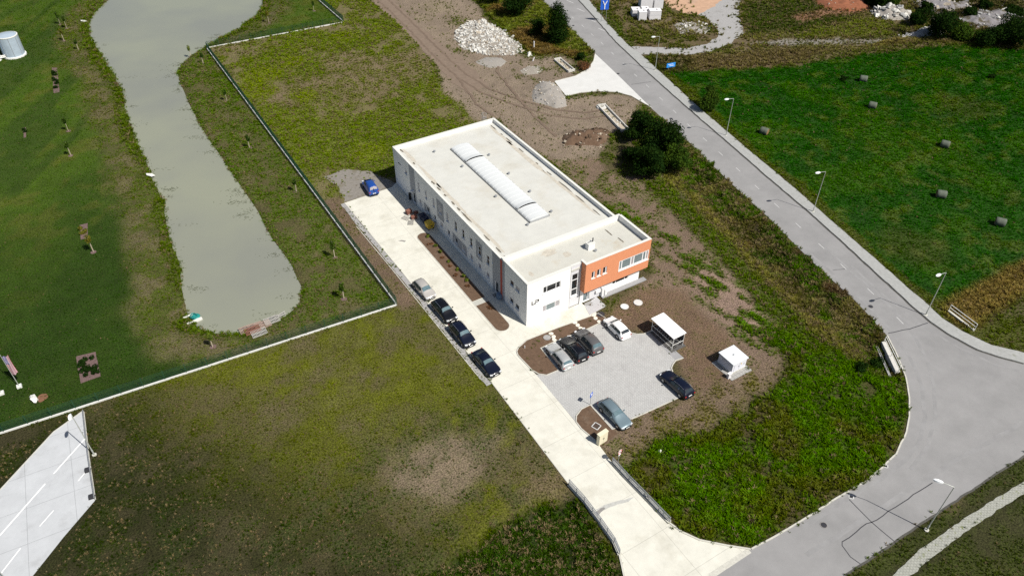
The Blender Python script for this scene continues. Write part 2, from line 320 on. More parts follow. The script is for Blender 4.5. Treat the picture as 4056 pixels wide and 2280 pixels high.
n1 = fbm(X, Y, 9, 21); n2 = fbm(X, Y, 2.6, 33, 3); n3 = fbm(X, Y, 26, 41); n4 = fbm(X, Y, 1.4, 55, 2)
soil = np.zeros((len(X), 3)); grass = np.zeros((len(X), 3)); dens = np.zeros(len(X)); hgt = np.zeros(len(X))
def lerp(a, b, m): return a*(1-m)+b*m
def zone(m, s, g, d, h):
    global soil, grass, dens, hgt
    mm = m[:, None]; soil = lerp(soil, np.array(s), mm); grass = lerp(grass, np.array(g), mm); dens = lerp(dens, d, m); hgt = lerp(hgt, h, m)
one = np.ones(len(X))
zone(one, (.085, .07, .035), (.075, .10, .016), 5*sst(n2, .3, .6), .3)
lawn = np.maximum(sst(-13-X, -.1, .1)*sst(Y-(12.8-(X+13)*.0683), -.1, .1), sst(Y-114.7, -.1, .1)*sst(19.4-X, -.1, .1))
zone(lawn, (.054, .088, .011), (.060, .112, .009), 5.0, .12)
zone(lawn*sst(n3, .48, .6)*.8, (.042, .070, .010), (.040, .082, .009), 5, .13)
zone(lawn*sst(n2+.4*(n1-.5), .5, .68)*.6, (.085, .088, .020), (.105, .115, .016), 5, .12)
stripe = fbm(X*.86-Y*.51, (X*.51+Y*.86)*.12, 4.0, 71)
zone(lawn*sst(stripe, .48, .6)*.8, (.036, .060, .010), (.034, .072, .008), 4.5, .12)
zone(lawn*sst(78-Y+10*(n3-.5), 0, 46)*sst(-25-X, 0, 9)*.85, (.022, .040, .006), (.022, .056, .005), 5.0, .13)  # darker green lawn, deepened further by frame-corner falloff put into the colour
dp = -sdist(POND, wx, wy)
bank = lawn*sst(7.0-dp, -2, 2)
zone(bank*.85, (.080, .072, .030), (.092, .125, .016), 8*sst(n2, .26, .5), .2)
zone(bank*sst(n2+.5*(n1-.5), .52, .64)*.75, (.125, .10, .065), (.12, .12, .03), 3, .18)
zone(lawn*sst(2.0-dp, -.6, .6)*sst(n1, .3, .5), (.07, .06, .03), (.075, .105, .014), 8.0, .38)
strip = lawn*sst(X+29, -2, 2)*sst(-X-13, 0, .5)                                            # between pond and fence
zone(strip*.9, (.085, .075, .032), (.085, .130, .016), 9*sst(n2, .26, .5), .24)
zone(strip*sst(n2+.6*(n1-.5), .54, .66)*.7, (.12, .095, .06), (.11, .12, .03), 3.5, .2)
FIELD = [(-13.2,12.6),(-75,17.2),(-75,-64),(-9.5,-64),(-9.3,-23.4),(-9.0,-6),(-9.6,12.6)]
fld = sst(sdist(FIELD), -.15, .15)
zone(fld, (.102, .100, .021), (.122, .138, .010), 9*sst(n2, .15, .45), .14)
zone(fld*sst(n2+.4*(n1-.5), .56, .68)*.6, (.105, .09, .045), (.11, .115, .022), 6, .14)
drk = sst(-((X+24)*.62+(Y+2)*.35)+6*(n1-.5), 0, 16)                                        # dark weeds, plus the frame's corner darkening put into their colour towards the west
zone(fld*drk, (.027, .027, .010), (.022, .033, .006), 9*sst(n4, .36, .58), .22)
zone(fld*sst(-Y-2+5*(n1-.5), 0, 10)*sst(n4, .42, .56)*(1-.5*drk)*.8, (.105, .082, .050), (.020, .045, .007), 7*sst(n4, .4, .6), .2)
zone(fld*mask([(1020,1130),(1130,1085),(1250,1105),(1245,1160),(1170,1230),(1090,1260),(990,1250),(960,1200)], 3)*.9, (.185, .142, .10), (.05, .075, .014), 5*sst(n4, .40, .6), .17)
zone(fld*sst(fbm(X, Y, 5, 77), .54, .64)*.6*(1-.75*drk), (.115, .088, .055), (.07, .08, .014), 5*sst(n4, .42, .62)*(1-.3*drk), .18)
zone(fld*mask([(1330,1205),(1425,1200),(1440,1240),(1380,1265),(1300,1250)], 2)*.8, (.15, .11, .07), (.09, .09, .02), 3, .16)
DITCHB = [(1440,1240),(1380,1275),(1250,1330),(1150,1395),(1050,1448),(1000,1500),(1570,1500),(1565,1400),(1500,1310)]
zone(mask(DITCHB, 1.5), (.020, .024, .008), (.034, .060, .009), 12*sst(n2, .2, .5), .5)
MID = [(-12.8,12.9),(-12.8,114.6),(19.5,114.6),(19.5,190),(60,190)]+[tuple(p) for p in PP([(905,-50)])]+[tuple(p) for p in PP([(935,0),(1010,62),(1078,130),(1105,215),(1180,285),(1210,300)])]+[(12,43),(0,42),(-9.7,40),(-9.3,13)]
mid = mask([Vector(p) for p in MID], .6)
zone(mid, (.135, .115, .055), (.138, .168, .024), 9*sst(n2+.35*(n1-.5), .30, .56), .24)
zone(mid*sst(n1, .5, .62), (.125, .115, .036), (.130, .170, .020), 9, .25)
zone(mid*sst(n3+.3*(n2-.5), .52, .62)*.8, (.165, .125, .08), (.125, .135, .028), 5*sst(n4, .40, .6), .22)
for (u, v, r) in ((765,240,2.6),(735,155,2.6),(660,190,4.5),(655,230,3.5),(1100,18,4),(1065,45,2.5),(925,385,3),(860,92,3)):
    c = P(u, v); zone(sst(r-np.hypot(wx-c.x, wy-c.y), -1, 1)*.9, (.13, .14, .02), (.155, .195, .013), 8, .22)
zone(sst(-10-X, -.3, .3)*sst(X+13, -.1, .1)*sst(Y-11, 0, 1)*sst(43-Y, 0, 1), (.135, .095, .065), (.10, .11, .02), 3*sst(n4, .45, .65), .2)
PLOT = [(1250,300),(1330,370),(1420,405),(1500,395),(1560,440),(1690,440),(1760,520),(1900,650),(1990,770),(2000,880),(1960,930),(1850,990),(1640,1105),(1560,1160),(1500,1110),(1448,1061),(1540,1080),(1748,983),(1700,905),(1634,836),(1530,806),(1640,690),(1560,540)]
plot = mask(PLOT, 1.2)
zone(plot, (.165, .118, .086), (.095, .125, .018), 4.5*sst(n4+.6*(n1-.5), .5, .64), .24)
WEEDS = [(1520,500),(1640,560),(1760,640),(1900,740),(1970,800),(1960,880),(1880,860),(1800,780),(1700,700),(1640,600),(1540,540)]
rows = .5+.5*np.sin((X*.97+Y*.25)*2*PI/2.3+3*n2)
zone(mask([(1720,640),(1800,660),(1880,700),(1950,770),(1970,830),(1880,840),(1790,770),(1720,700)], 4)*.85, (.245, .172, .135), (.10, .12, .02), 2.5*sst(n4, .45, .6), .2)
zone(mask(WEEDS, 3)*sst(rows*.3+n2*.6+n4*.4, .60, .80), (.11, .08, .05), (.085, .15, .014), 9, .42)
LOTSOIL = [(1505,792),(1600,735),(1700,720),(1800,800),(1880,880),(1850,960),(1748,990),(1700,905),(1634,836),(1580,831)]
zone(mask(LOTSOIL, 2), (.135, .090, .060), (.09, .10, .02), 2.2*sst(n4, .5, .68), .14)
zone(mask([(1752,985),(1960,905),(1975,960),(1850,1040),(1660,1120),(1565,1165),(1545,1085)], 3)*.9, (.15, .11, .075), (.13, .115, .026), 7*sst(n4, .38, .6), .24)
VERGE = [(1560,1170),(1650,1125),(1750,1090),(1880,1040),(1985,965),(1990,900),(1900,830),(2010,820),(2100,860),(2230,935),(2262,900),(2290,1000),(2288,1060),(2255,1145),(2170,1216),(2020,1310),(1890,1378),(1760,1358),(1684,1315)]
zone(mask(VERGE, 2), (.050, .050, .016), (.070, .132, .011), 11*sst(n2, .2, .5), .5)
zone(mask(VERGE, 2)*sst(fbm(X, Y, 6, 91), .47, .6)*.75, (.07, .052, .024), (.095, .085, .018), 9*sst(n4, .3, .55), .5)
DITCH = PP([(1640,330),(1712,405),(1790,500),(1900,610),(2010,715),(2100,790),(2170,850),(2225,905)])
dd = ldist(DITCH)
STRIP = [(1560,300),(1630,275),(1738,362),(1863,484),(1982,597),(2115,724),(2182,789),(2232,844),(2285,950),(2240,950),(2150,900),(2050,850),(1960,770),(1900,650),(1760,520),(1690,440),(1620,380)]
stp = mask(STRIP, 1.5)
zone(stp, (.050, .040, .020), (.070, .066, .018), 11*sst(n2, .25, .52), .46)
zone(stp*sst(n1, .42, .56), (.035, .035, .014), (.042, .070, .010), 10, .5)
zone(stp*sst(fbm(X, Y, 4, 131), .52, .6)*.85, (.04, .05, .014), (.065, .12, .011), 11, .46)
zone(stp*sst(fbm(X, Y, 3, 137), .55, .63)*.8, (.10, .08, .04), (.16, .13, .05), 9, .42)
zone(stp*sst(n3+.4*(n2-.5), .54, .64), (.06, .04, .022), (.075, .045, .022), 9, .45)
zone(sst(2.2-ldist(PP([(1660,470),(1730,535),(1815,615),(1910,720),(1995,815),(2060,870)]))+1.2*(n2-.5), -1.2, 1.2)*.85, (.06, .06, .022), (.085, .125, .014), 9, .38)
TANL = PP([(1690,450),(1760,520),(1850,610),(1950,720),(2060,830),(2150,890)])
zone(sst(1.0-ldist(TANL)+2.2*(n2-.5), -.7, .7)*.8, (.13, .11, .045), (.19, .165, .05), 10, .45)
MEADOW = PP([(1690,185),(1760,262),(1870,362),(2010,480),(2140,592),(2285,724),(2330,760),(2480,770),(2800,700),(2800,60),(2576,125),(2400,113),(2200,135),(1990,165),(1850,175),(1740,180)])
mdw = mask(MEADOW, .8)
zone(mdw, (.014, .042, .005), (.022, .088, .005), 8*sst(n2, .1, .45), .22)
zone(mdw*sst(n1, .5, .64)*.8, (.026, .056, .007), (.048, .122, .007), 8, .24)
zone(mdw*sst(fbm(X, Y, 2.2, 61), .58, .68)*.7, (.04, .06, .015), (.105, .145, .026), 8, .24)
for (u, v, r) in ((2430,270,5),(2300,620,5)):
    c = P(u, v); zone(sst(r-np.hypot(wx-c.x, (wy-c.y)), -2, 2)*.35, (.08, .06, .025), (.09, .085, .02), 5, .2)
VERGE2 = PP([(1605,140),(1658,182),(1750,267),(1863,364),(2007,484),(2132,594),(2282,726),(2400,822),(2495,868),(2576,886),(2800,938),(2800,760),(2540,790),(2470,800),(2330,745),(2160,590),(2030,475),(1890,360),(1780,262),(1700,190),(1640,140)])
zone(mask(VERGE2, .5)*.85, (.06, .058, .02), (.085, .105, .014), 8, .25)
TAN2 = PP([(2420,790),(2480,750),(2540,715),(2620,670)])
zone(sst(2.6-ldist(TAN2)+1.2*(n2-.5), -1, 1), (.14, .10, .055), (.20, .145, .055), 10, .55)
TOPR = PP([(1610,115),(1480,-5),(1470,-60),(2900,-80),(2800,60),(2576,125),(2400,113),(2200,135),(1990,165),(1850,175),(1740,180),(1690,185),(1640,140)])
tpr = mask(TOPR, .8)
zone(tpr, (.11, .085, .045), (.095, .105, .022), 5*sst(n2, .3, .55), .35)
zone(tpr*sst(n1, .5, .6), (.13, .10, .06), (.14, .125, .04), 4*sst(n4, .35, .6), .35)
zone(mask([(1880,95),(1990,88),(2090,68),(2180,40),(2250,60),(2240,85),(2100,92),(1960,98)], 2)*.85, (.11, .11, .03), (.14, .16, .028), 7, .3)
zone(mask([(1720,140),(1860,128),(2000,118),(2120,108),(2250,112),(2160,130),(2000,155),(1880,165)], 2)*.6, (.15, .12, .075), (.16, .15, .05), 6, .3)
zone(mask([(1865,12),(1880,88),(1990,80),(2080,60),(2180,30),(2050,5),(1960,0)], 2)*.9, (.045, .045, .015), (.05, .072, .012), 5, .3)
zone(mask([(1700,140),(1840,135),(2000,120),(2100,125),(1990,160),(1850,172),(1740,178)], 2)*.85, (.13, .085, .055), (.13, .10, .045), 4, .4)
zone(mask([(1640,140),(1720,140),(1750,160),(1720,185),(1660,175)], 1.5)*.8, (.05, .04, .02), (.05, .05, .016), 6, .5)
zone(mask([(1870,110),(1990,100),(2130,98),(2280,92),(2380,70),(2330,88),(2200,108),(1960,115)], 1)*.8, (.24, .225, .21), (.11, .11, .04), 1.5, .25)
zone(mask([(1985,45),(2040,30),(2160,-10),(2200,25),(2100,40),(2030,55)], 2)*.9, (.23, .125, .08), (.14, .09, .04), 2, .3)
zone(mask([(2290,10),(2400,-20),(2600,-20),(2600,80),(2500,95),(2440,60),(2330,50)], 2.5)*.85, (.17, .16, .165), (.035, .035, .012), 6*sst(n4, .42, .56), .5)
zone(mask([(2160,120),(2330,103),(2430,108),(2576,122),(2700,90),(2700,75),(2450,95),(2250,98)], 1.5)*.9, (.15, .12, .07), (.21, .165, .065), 8, .5)
TREEV = PP([(1180,-50),(1205,10),(1250,60),(1330,130),(1380,150),(1440,150),(1495,130),(1428,62),(1363,0),(1320,-50)])
zone(mask(TREEV, 1.2), (.07, .055, .03), (.115, .13, .025), 9*sst(n2, .25, .5), .45)
zone(mask(TREEV, 1.2)*sst(n1, .5, .6), (.07, .05, .03), (.15, .10, .04), 8, .45)
SOUTH = PP([(2127,1449),(2252,1364),(2342,1302),(2457,1227),(2576,1149),(2900,940),(2900,1600),(2000,1600),(2040,1506)])
sth = mask(SOUTH, .6)
zone(sth, (.04, .04, .016), (.055, .072, .014), 8*sst(n2, .3, .55), .2)
zone(sth*sst(n1, .52, .64)*.7, (.06, .05, .028), (.08, .08, .02), 5, .2)
site = mask(SITE, 1.5); zone(site*.9, (.215, .168, .13), (.10, .11, .02), .5*sst(n2, .6, .75), .2)
zone(site*sst(n1, .56, .66)*sst(n4, .4, .7)*.8, (.14, .11, .07), (.10, .13, .02), 6, .2)
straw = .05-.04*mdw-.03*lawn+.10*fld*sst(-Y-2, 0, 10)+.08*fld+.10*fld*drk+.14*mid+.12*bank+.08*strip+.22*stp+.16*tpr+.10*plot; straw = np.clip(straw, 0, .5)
soil *= .92; grass *= .93; soil *= np.clip(1.12-.045*dens, .62, 1.1)[:, None]; soil *= (.82+.36*n2)[:, None]*(.85+.3*n4)[:, None]; grass *= (.78+.44*n4)[:, None]  # soil darkened under dense grass: shade between tufts put into its colour

# heights
H = .10*(n1-.5)+.07*(n2-.5)
H += -.55*sst(1.6-dd, -1.6, 1.2)                                                      # roadside ditch
H += -.9*mask(DITCHB, 4)*sst(-sdist(ROAD), 0, 4)
dB = ldist(PP([(1640,1260),(1760,1290),(1900,1240),(2100,1120),(2230,980),(2240,930)])); H += -.35*sst(2.2-dB, -2, 2)
H += -.5*sst(1.5-ldist(TAN2), -1.5, 1)
H += .35*mask([(1410,330),(1440,325),(1530,330),(1545,365),(1480,375),(1420,370)], 2)*n2*1.6
dpe = sdist(POND); H = np.where(lawn > .5, H*.6, H)
H += -1.1*sst(dpe, -1.6, 1.4)
flat = np.zeros(len(X)); low = np.zeros(len(X))
BUILD = [(-.2,-1.2),(20.5,-1.2),(20.5,42),(-.2,42)]
for poly in (ROAD, SIDEWALK, FOOTPATH, DRIVE, LOT, APRON, COURT, BUILD):
    s = sdist(poly); flat = np.maximum(flat, sst(s, -1.4, -.2)); low = np.maximum(low, sst(s, .25, .9))
    dens *= 1-sst(s, -.38, -.12)
for poly in (GTRACK, TRACK, SANDP, VANPATCH):
    s = sdist(poly); flat = np.maximum(flat, sst(s, -1, .3)); dens *= 1-.93*sst(s, -.4, .3)
dens *= 1-sst(dpe, -.25, .1)
for q in (BEDS): dens *= 1-.93*sst(sdist(q), -.25, .1)
dens *= 1.75; hgt *= .82
H = H*(1-flat)-.14*low
# keep the sheet calm under walls and fence lines
fl = np.minimum(np.abs(X+13)+np.where((Y > 12)&(Y < 116), 0, 50), ldist([(-13,12.8),(-75,17.0)])); H *= sst(fl, .1, 1.2)
G_ATT = dict(x=X, y=Y, z=H)
def ground_z(x, y):
    i = int(np.clip(np.searchsorted(gx, x)-1, 0, NX-2)); j = int(np.clip(np.searchsorted(gy, y)-1, 0, NY-2))
    fx = (x-gx[i])/(gx[i+1]-gx[i]); fy = (y-gy[j])/(gy[j+1]-gy[j]); h = H.reshape(NY, NX)
    return float((h[j, i]*(1-fx)+h[j, i+1]*fx)*(1-fy)+(h[j+1, i]*(1-fx)+h[j+1, i+1]*fx)*fy)
# only scatter blades where this stretch of land is looked at (a generous margin round the surveyed frame)
d3 = np.stack([X-CX, Y-CY, H-CZ], 1); zz = d3 @ np.array(_fw); uu = d3 @ np.array(_rt)/np.maximum(zz, 1)*FPX; vv = d3 @ np.array(_up)/np.maximum(zz, 1)*FPX
vis = (zz > 5) & (np.abs(uu) < 2028*1.07) & (np.abs(vv) < 1140*1.09)
dens *= vis*np.clip(150/np.maximum(zz, 1), .45, 1.0)
hgt *= np.clip(zz/120, .95, 1.5)

me = bpy.data.meshes.new('ground')
idx = np.arange(NX*NY).reshape(NY, NX); quads = np.stack([idx[:-1, :-1], idx[:-1, 1:], idx[1:, 1:], idx[1:, :-1]], -1).reshape(-1, 4)
me.vertices.add(len(X)); me.vertices.foreach_set('co', np.stack([X, Y, H], 1).astype(np.float32).ravel())
me.loops.add(quads.size); me.loops.foreach_set('vertex_index', quads.astype(np.int32).ravel())
me.polygons.add(len(quads)); me.polygons.foreach_set('loop_start', np.arange(0, quads.size, 4, dtype=np.int32)); me.polygons.foreach_set('loop_total', np.full(len(quads), 4, np.int32))
me.update(calc_edges=True)
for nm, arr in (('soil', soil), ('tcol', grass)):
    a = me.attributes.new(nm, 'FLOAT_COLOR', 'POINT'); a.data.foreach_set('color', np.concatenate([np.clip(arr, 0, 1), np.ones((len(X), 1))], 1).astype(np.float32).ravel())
for nm, arr in (('dens', dens), ('hgt', hgt), ('straw', straw), ('cover', np.clip(dens/16, 0, 1))):
    a = me.attributes.new(nm, 'FLOAT', 'POINT'); a.data.foreach_set('value', arr.astype(np.float32))
me.polygons.foreach_set('use_smooth', np.ones(len(quads), bool))
gm = bpy.data.materials.new('ground_soil_and_grass'); gm.use_nodes = True; N = gm.node_tree.nodes; Lk = gm.node_tree.links; b = N['Principled BSDF']; b.inputs['Roughness'].default_value = .97; b.inputs['Specular IOR Level'].default_value = .1
def attr(n, t='GEOMETRY'):
    a = N.new('ShaderNodeAttribute'); a.attribute_name = n; a.attribute_type = t; return a
tc = N.new('ShaderNodeTexCoord')
def nz(s, d=5, r=.7):
    n = N.new('ShaderNodeTexNoise'); n.inputs['Scale'].default_value = s; n.inputs['Detail'].default_value = d; n.inputs['Roughness'].default_value = r; Lk.new(tc.outputs['Object'], n.inputs['Vector']); return n
def mrange(src, a, b_, c, d):
    m = N.new('ShaderNodeMapRange'); m.inputs[1].default_value = a; m.inputs[2].default_value = b_; m.inputs[3].default_value = c; m.inputs[4].default_value = d; Lk.new(src, m.inputs[0]); return m.outputs[0]
s_, t_, c_ = attr('soil'), attr('tcol'), attr('cover'); na, nb = nz(1.6), nz(5.5, 4)
ad = N.new('ShaderNodeMath'); ad.operation = 'MULTIPLY_ADD'; Lk.new(c_.outputs['Fac'], ad.inputs[0]); ad.inputs[1].default_value = .55; Lk.new(mrange(na.outputs[0], .35, .65, -.25, .25), ad.inputs[2])
mx = N.new('ShaderNodeMix'); mx.data_type = 'RGBA'; Lk.new(ad.outputs[0], mx.inputs[0]); Lk.new(s_.outputs['Color'], mx.inputs[6]); Lk.new(t_.outputs['Color'], mx.inputs[7])
vm = N.new('ShaderNodeVectorMath'); vm.operation = 'SCALE'; Lk.new(mx.outputs[2], vm.inputs[0]); Lk.new(mrange(nb.outputs[0], .36, .64, .35, 1.5), vm.inputs['Scale']); Lk.new(vm.outputs[0], b.inputs['Base Color'])  # noise speckle paints shaded gaps between tufts, besides the soil grain
bp = N.new('ShaderNodeBump'); bp.inputs['Strength'].default_value = .9; bp.inputs['Distance'].default_value = .12; Lk.new(nb.outputs[0], bp.inputs['Height']); Lk.new(bp.outputs[0], b.inputs['Normal'])
me.materials.append(gm)
structure(link('ground', me))

# ------------------------------------------------------------------ grass blades (one uncountable mass)
tm = bpy.data.materials.new('grass_blades'); tm.use_nodes = True; N = tm.node_tree.nodes; Lk = tm.node_tree.links; N.remove(N['Principled BSDF'])
a = attr('tcol', 'INSTANCER'); oi = N.new('ShaderNodeObjectInfo'); g = N.new('ShaderNodeNewGeometry')
vm = N.new('ShaderNodeVectorMath'); vm.operation = 'SCALE'; Lk.new(a.outputs['Color'], vm.inputs[0]); Lk.new(mrange(oi.outputs['Random'], 0, 1, .75, 1.7), vm.inputs['Scale'])
st_ = attr('straw', 'INSTANCER'); r2 = N.new('ShaderNodeMath'); r2.operation = 'MULTIPLY'; r2.inputs[1].default_value = 7.13; Lk.new(oi.outputs['Random'], r2.inputs[0]); r3 = N.new('ShaderNodeMath'); r3.operation = 'FRACT'; Lk.new(r2.outputs[0], r3.inputs[0]); r4 = N.new('ShaderNodeMath'); r4.operation = 'LESS_THAN'; Lk.new(r3.outputs[0], r4.inputs[0]); Lk.new(st_.outputs['Fac'], r4.inputs[1])
mst = N.new('ShaderNodeMix'); mst.data_type = 'RGBA'; Lk.new(r4.outputs[0], mst.inputs[0]); Lk.new(vm.outputs[0], mst.inputs[6]); mst.inputs[7].default_value = (.19, .145, .085, 1)
hs = N.new('ShaderNodeHueSaturation'); Lk.new(mrange(g.outputs['Random Per Island'], 0, 1, .46, .525), hs.inputs['Hue']); Lk.new(mrange(oi.outputs['Random'], 0, 1, 1.2, 1.05), hs.inputs['Saturation']); Lk.new(mst.outputs[2], hs.inputs['Color'])
d = N.new('ShaderNodeBsdfDiffuse'); t = N.new('ShaderNodeBsdfTranslucent'); ms = N.new('ShaderNodeMixShader'); ms.inputs[0].default_value = .25
Lk.new(hs.outputs[0], d.inputs[0]); Lk.new(hs.outputs[0], t.inputs[0]); Lk.new(d.outputs[0], ms.inputs[1]); Lk.new(t.outputs[0], ms.inputs[2]); Lk.new(ms.outputs[0], N['Material Output'].inputs[0])
TUFTS = bpy.data.collections.new('tuft_shapes')
for k in range(6):
    mb = MB(); rr = random.Random(k)
    for i in range(16):
        an = rr.uniform(0, 2*PI); r0 = rr.uniform(0, .38); le = rr.uniform(.55, 1.15); lean = rr.uniform(.15, .75); w = rr.uniform(.05, .10); tw = an+rr.uniform(-.9, .9)
        p = Vector((math.cos(an)*r0, math.sin(an)*r0, -.05)); dr = Vector((math.cos(tw), math.sin(tw), 0)); sd = Vector((-dr.y, dr.x, 0))*w
        q1 = p+dr*lean*le*.4+Vector((0, 0, le*.62)); q2 = p+dr*lean*le+Vector((0, 0, le*(1-.35*lean)))
        mb.add([p-sd, p+sd, q1+sd*.8, q1-sd*.8, q2], [(0, 1, 2, 3), (3, 2, 4)])
    m_ = mb.mesh('tuft'); m_.materials.append(tm); TUFTS.objects.link(bpy.data.objects.new('tuft', m_))
def scatter(name, mesh, seed=0):
    ng = bpy.data.node_groups.new('scatter_'+name, 'GeometryNodeTree')
    ng.interface.new_socket('Geometry', in_out='INPUT', socket_type='NodeSocketGeometry'); ng.interface.new_socket('Geometry', in_out='OUTPUT', socket_type='NodeSocketGeometry')
    n = ng.nodes; l = ng.links; gi = n.new('NodeGroupInput'); go = n.new('NodeGroupOutput')
    dp_ = n.new('GeometryNodeDistributePointsOnFaces'); dp_.distribute_method = 'RANDOM'; dp_.inputs['Seed'].default_value = seed
    na_ = n.new('GeometryNodeInputNamedAttribute'); na_.data_type = 'FLOAT'; na_.inputs['Name'].default_value = 'dens'
    nh = n.new('GeometryNodeInputNamedAttribute'); nh.data_type = 'FLOAT'; nh.inputs['Name'].default_value = 'hgt'
    ci = n.new('GeometryNodeCollectionInfo'); ci.inputs['Collection'].default_value = TUFTS; ci.inputs['Separate Children'].default_value = True; ci.inputs['Reset Children'].default_value = True
    ip = n.new('GeometryNodeInstanceOnPoints'); ip.inputs['Pick Instance'].default_value = True
    rs = n.new('FunctionNodeRandomValue'); rs.data_type = 'FLOAT'; rs.inputs[2].default_value = .55; rs.inputs[3].default_value = 1.5
    rv = n.new('FunctionNodeRandomValue'); rv.data_type = 'FLOAT_VECTOR'; rv.inputs[0].default_value = (-.12, -.12, 0); rv.inputs[1].default_value = (.12, .12, 6.28)
    mu = n.new('ShaderNodeMath'); mu.operation = 'MULTIPLY'
    tn = n.new('ShaderNodeTexNoise'); tn.inputs['Scale'].default_value = 1.1; tn.inputs['Detail'].default_value = 3; mr_ = n.new('ShaderNodeMapRange'); mr_.inputs[1].default_value = .36; mr_.inputs[2].default_value = .60; mr_.inputs[3].default_value = .15; mr_.inputs[4].default_value = 1.75
    md_ = n.new('ShaderNodeMath'); md_.operation = 'MULTIPLY'; tn2 = n.new('ShaderNodeTexNoise'); tn2.inputs['Scale'].default_value = .7; tn2.inputs['Detail'].default_value = 2; mr2 = n.new('ShaderNodeMapRange'); mr2.inputs[1].default_value = .3; mr2.inputs[2].default_value = .7; mr2.inputs[3].default_value = .6; mr2.inputs[4].default_value = 1.5; mh = n.new('ShaderNodeMath'); mh.operation = 'MULTIPLY'
    l.new(tn.outputs[0], mr_.inputs[0]); l.new(na_.outputs[0], md_.inputs[0]); l.new(mr_.outputs[0], md_.inputs[1]); l.new(tn2.outputs[0], mr2.inputs[0]); l.new(nh.outputs[0], mh.inputs[0]); l.new(mr2.outputs[0], mh.inputs[1])
    l.new(gi.outputs[0], dp_.inputs['Mesh']); l.new(md_.outputs[0], dp_.inputs['Density']); l.new(dp_.outputs['Points'], ip.inputs['Points']); l.new(ci.outputs[0], ip.inputs['Instance'])
    l.new(mh.outputs[0], mu.inputs[0]); l.new(rs.outputs[1], mu.inputs[1]); l.new(mu.outputs[0], ip.inputs['Scale']); l.new(rv.outputs[0], ip.inputs['Rotation']); l.new(ip.outputs[0], go.inputs[0])
    o = bpy.data.objects.new(name, mesh); COL.objects.link(o); md = o.modifiers.new('scatter', 'NODES'); md.node_group = ng
    o['kind'] = 'stuff'; o['label'] = 'grass and weeds growing over the open land'; o['category'] = 'grass'
    return o
scatter('grass', me)
#=PART2=
# ------------------------------------------------------------------ paved sheets, kerbs, markings
def sheet(name, poly, z, m, step=1.0, jit=0.0, depth=.16, parent=None):
    o = MB().prism(resample(poly, step, jit), z-depth, z).build(name, m, parent)
    return o if parent else structure(o)
def ribbon(name, pts, w, z0, z1, m, parent=None, closed=False, jit=0.0):
    p = [Vector(a[:2]) for a in (resample(pts, .8, jit, closed) if jit else pts)]; n = len(p); mb = MB(); v = []
    for i in range(n):
        a = p[(i-1) % n] if (closed or i > 0) else p[i]; c = p[(i+1) % n] if (closed or i < n-1) else p[i]
        t = (c-a).normalized(); nn = Vector((-t.y, t.x))*w/2
        v += [(p[i].x-nn.x, p[i].y-nn.y, z0), (p[i].x+nn.x, p[i].y+nn.y, z0), (p[i].x+nn.x, p[i].y+nn.y, z1), (p[i].x-nn.x, p[i].y-nn.y, z1)]
    f = []
    for i in range(n if closed else n-1):
        a, c = 4*i, 4*((i+1) % n)
        f += [(a+3, c+3, c+2, a+2), (a, c, c+3, a+3), (a+2, c+2, c+1, a+1)]
    if not closed: f += [(0, 3, 2, 1), (4*n-4, 4*n-3, 4*n-2, 4*n-1)]
    mb.add(v, [q[::-1] for q in f])
    o = mb.build(name, m, parent)
    return o if parent else structure(o)
road = sheet('road', ROAD, .02, M['asphalt'], 2)
sidewalk = sheet('sidewalk', SIDEWALK, .13, M['sidewalk'], .7, .10)
sheet('footpath', FOOTPATH, .035, M['footpath'], .5, .14)
drive = sheet('driveway', DRIVE, .035, M['concrete'], 3)
lot = sheet('parking_lot', LOT, .03, M['pavers'], 3)
apron = sheet('road_apron', APRON, .035, M['concrete2'], 1)
court = sheet('concrete_yard', COURT, .03, M['court'], 3)
dirt = sheet('dirt_track', TRACK, .025, M['track'], .8, .5)
for k_, a in enumerate(([(928,-20),(980,28),(1035,82),(1090,140),(1150,195),(1210,232)], [(945,-30),(1000,22),(1058,78),(1112,132),(1170,185),(1228,222)], [(1205,232),(1290,262),(1380,290),(1460,300),(1530,290)], [(1225,222),(1300,248),(1385,275),(1470,284),(1560,270)], [(1150,195),(1200,262),(1240,292)], [(1260,120),(1250,180),(1290,230),(1350,300),(1400,345)])):
    ribbon('wheel_rut', PP(a), .5, .005, .031+.004*k_, M['rut'], dirt, jit=.28)
sheet('gravel_track', GTRACK, .03, M['gravel'], .8, .5)
sheet('sand_patch', SANDP, .04, M['sand'], .8, .6)
sheet('gravel_patch', VANPATCH, .025, mat('van_gravel', (.19, .175, .155), .97, .3, 2.5, col2=(.12, .105, .06), c2scale=.5), .6, .4)
gut = [Vector(p) for p in PP(ROAD_R)]
ribbon('gutter', [(p.x-.12, p.y+.03) for p in gut[1:]], .26, -.02, .026, M['kerbdark'], jit=.08)
ribbon('road_edge_kerb', PP(ROAD_L[16:29]), .16, -.05, .085, M['kerb'], jit=.05)
ribbon('kerb', PP([(1684,1315),(1716,1338),(1760,1358),(1830,1372),(1888,1381)]), .18, -.05, .12, M['kerb'])
ribbon('kerb', PP([(1558,1393),(1570,1448),(1572,1510)]), .2, -.05, .12, M['kerb'])
ribbon('road_channel', PP([(1785,1450),(1885,1384)]), .55, -.02, .042, M['kerb'])
ribbon('road_edge_dirt', PP([(2127,1447),(2252,1362),(2342,1300),(2457,1225),(2576,1147),(2700,1070)]), .22, -.05, .03, M['kerbdark'], jit=.1)
ribbon('kerb', [(-9.75,40.1),(-9.35,20),(-9.05,-6),(-9.35,-23.3)], .10, -.05, .06, M['kerb'])
ribbon('gravel_margin', [(-10.15,40),(-9.8,20),(-9.5,-6.5)], .7, -.05, .022, M['gravel'], jit=.18)
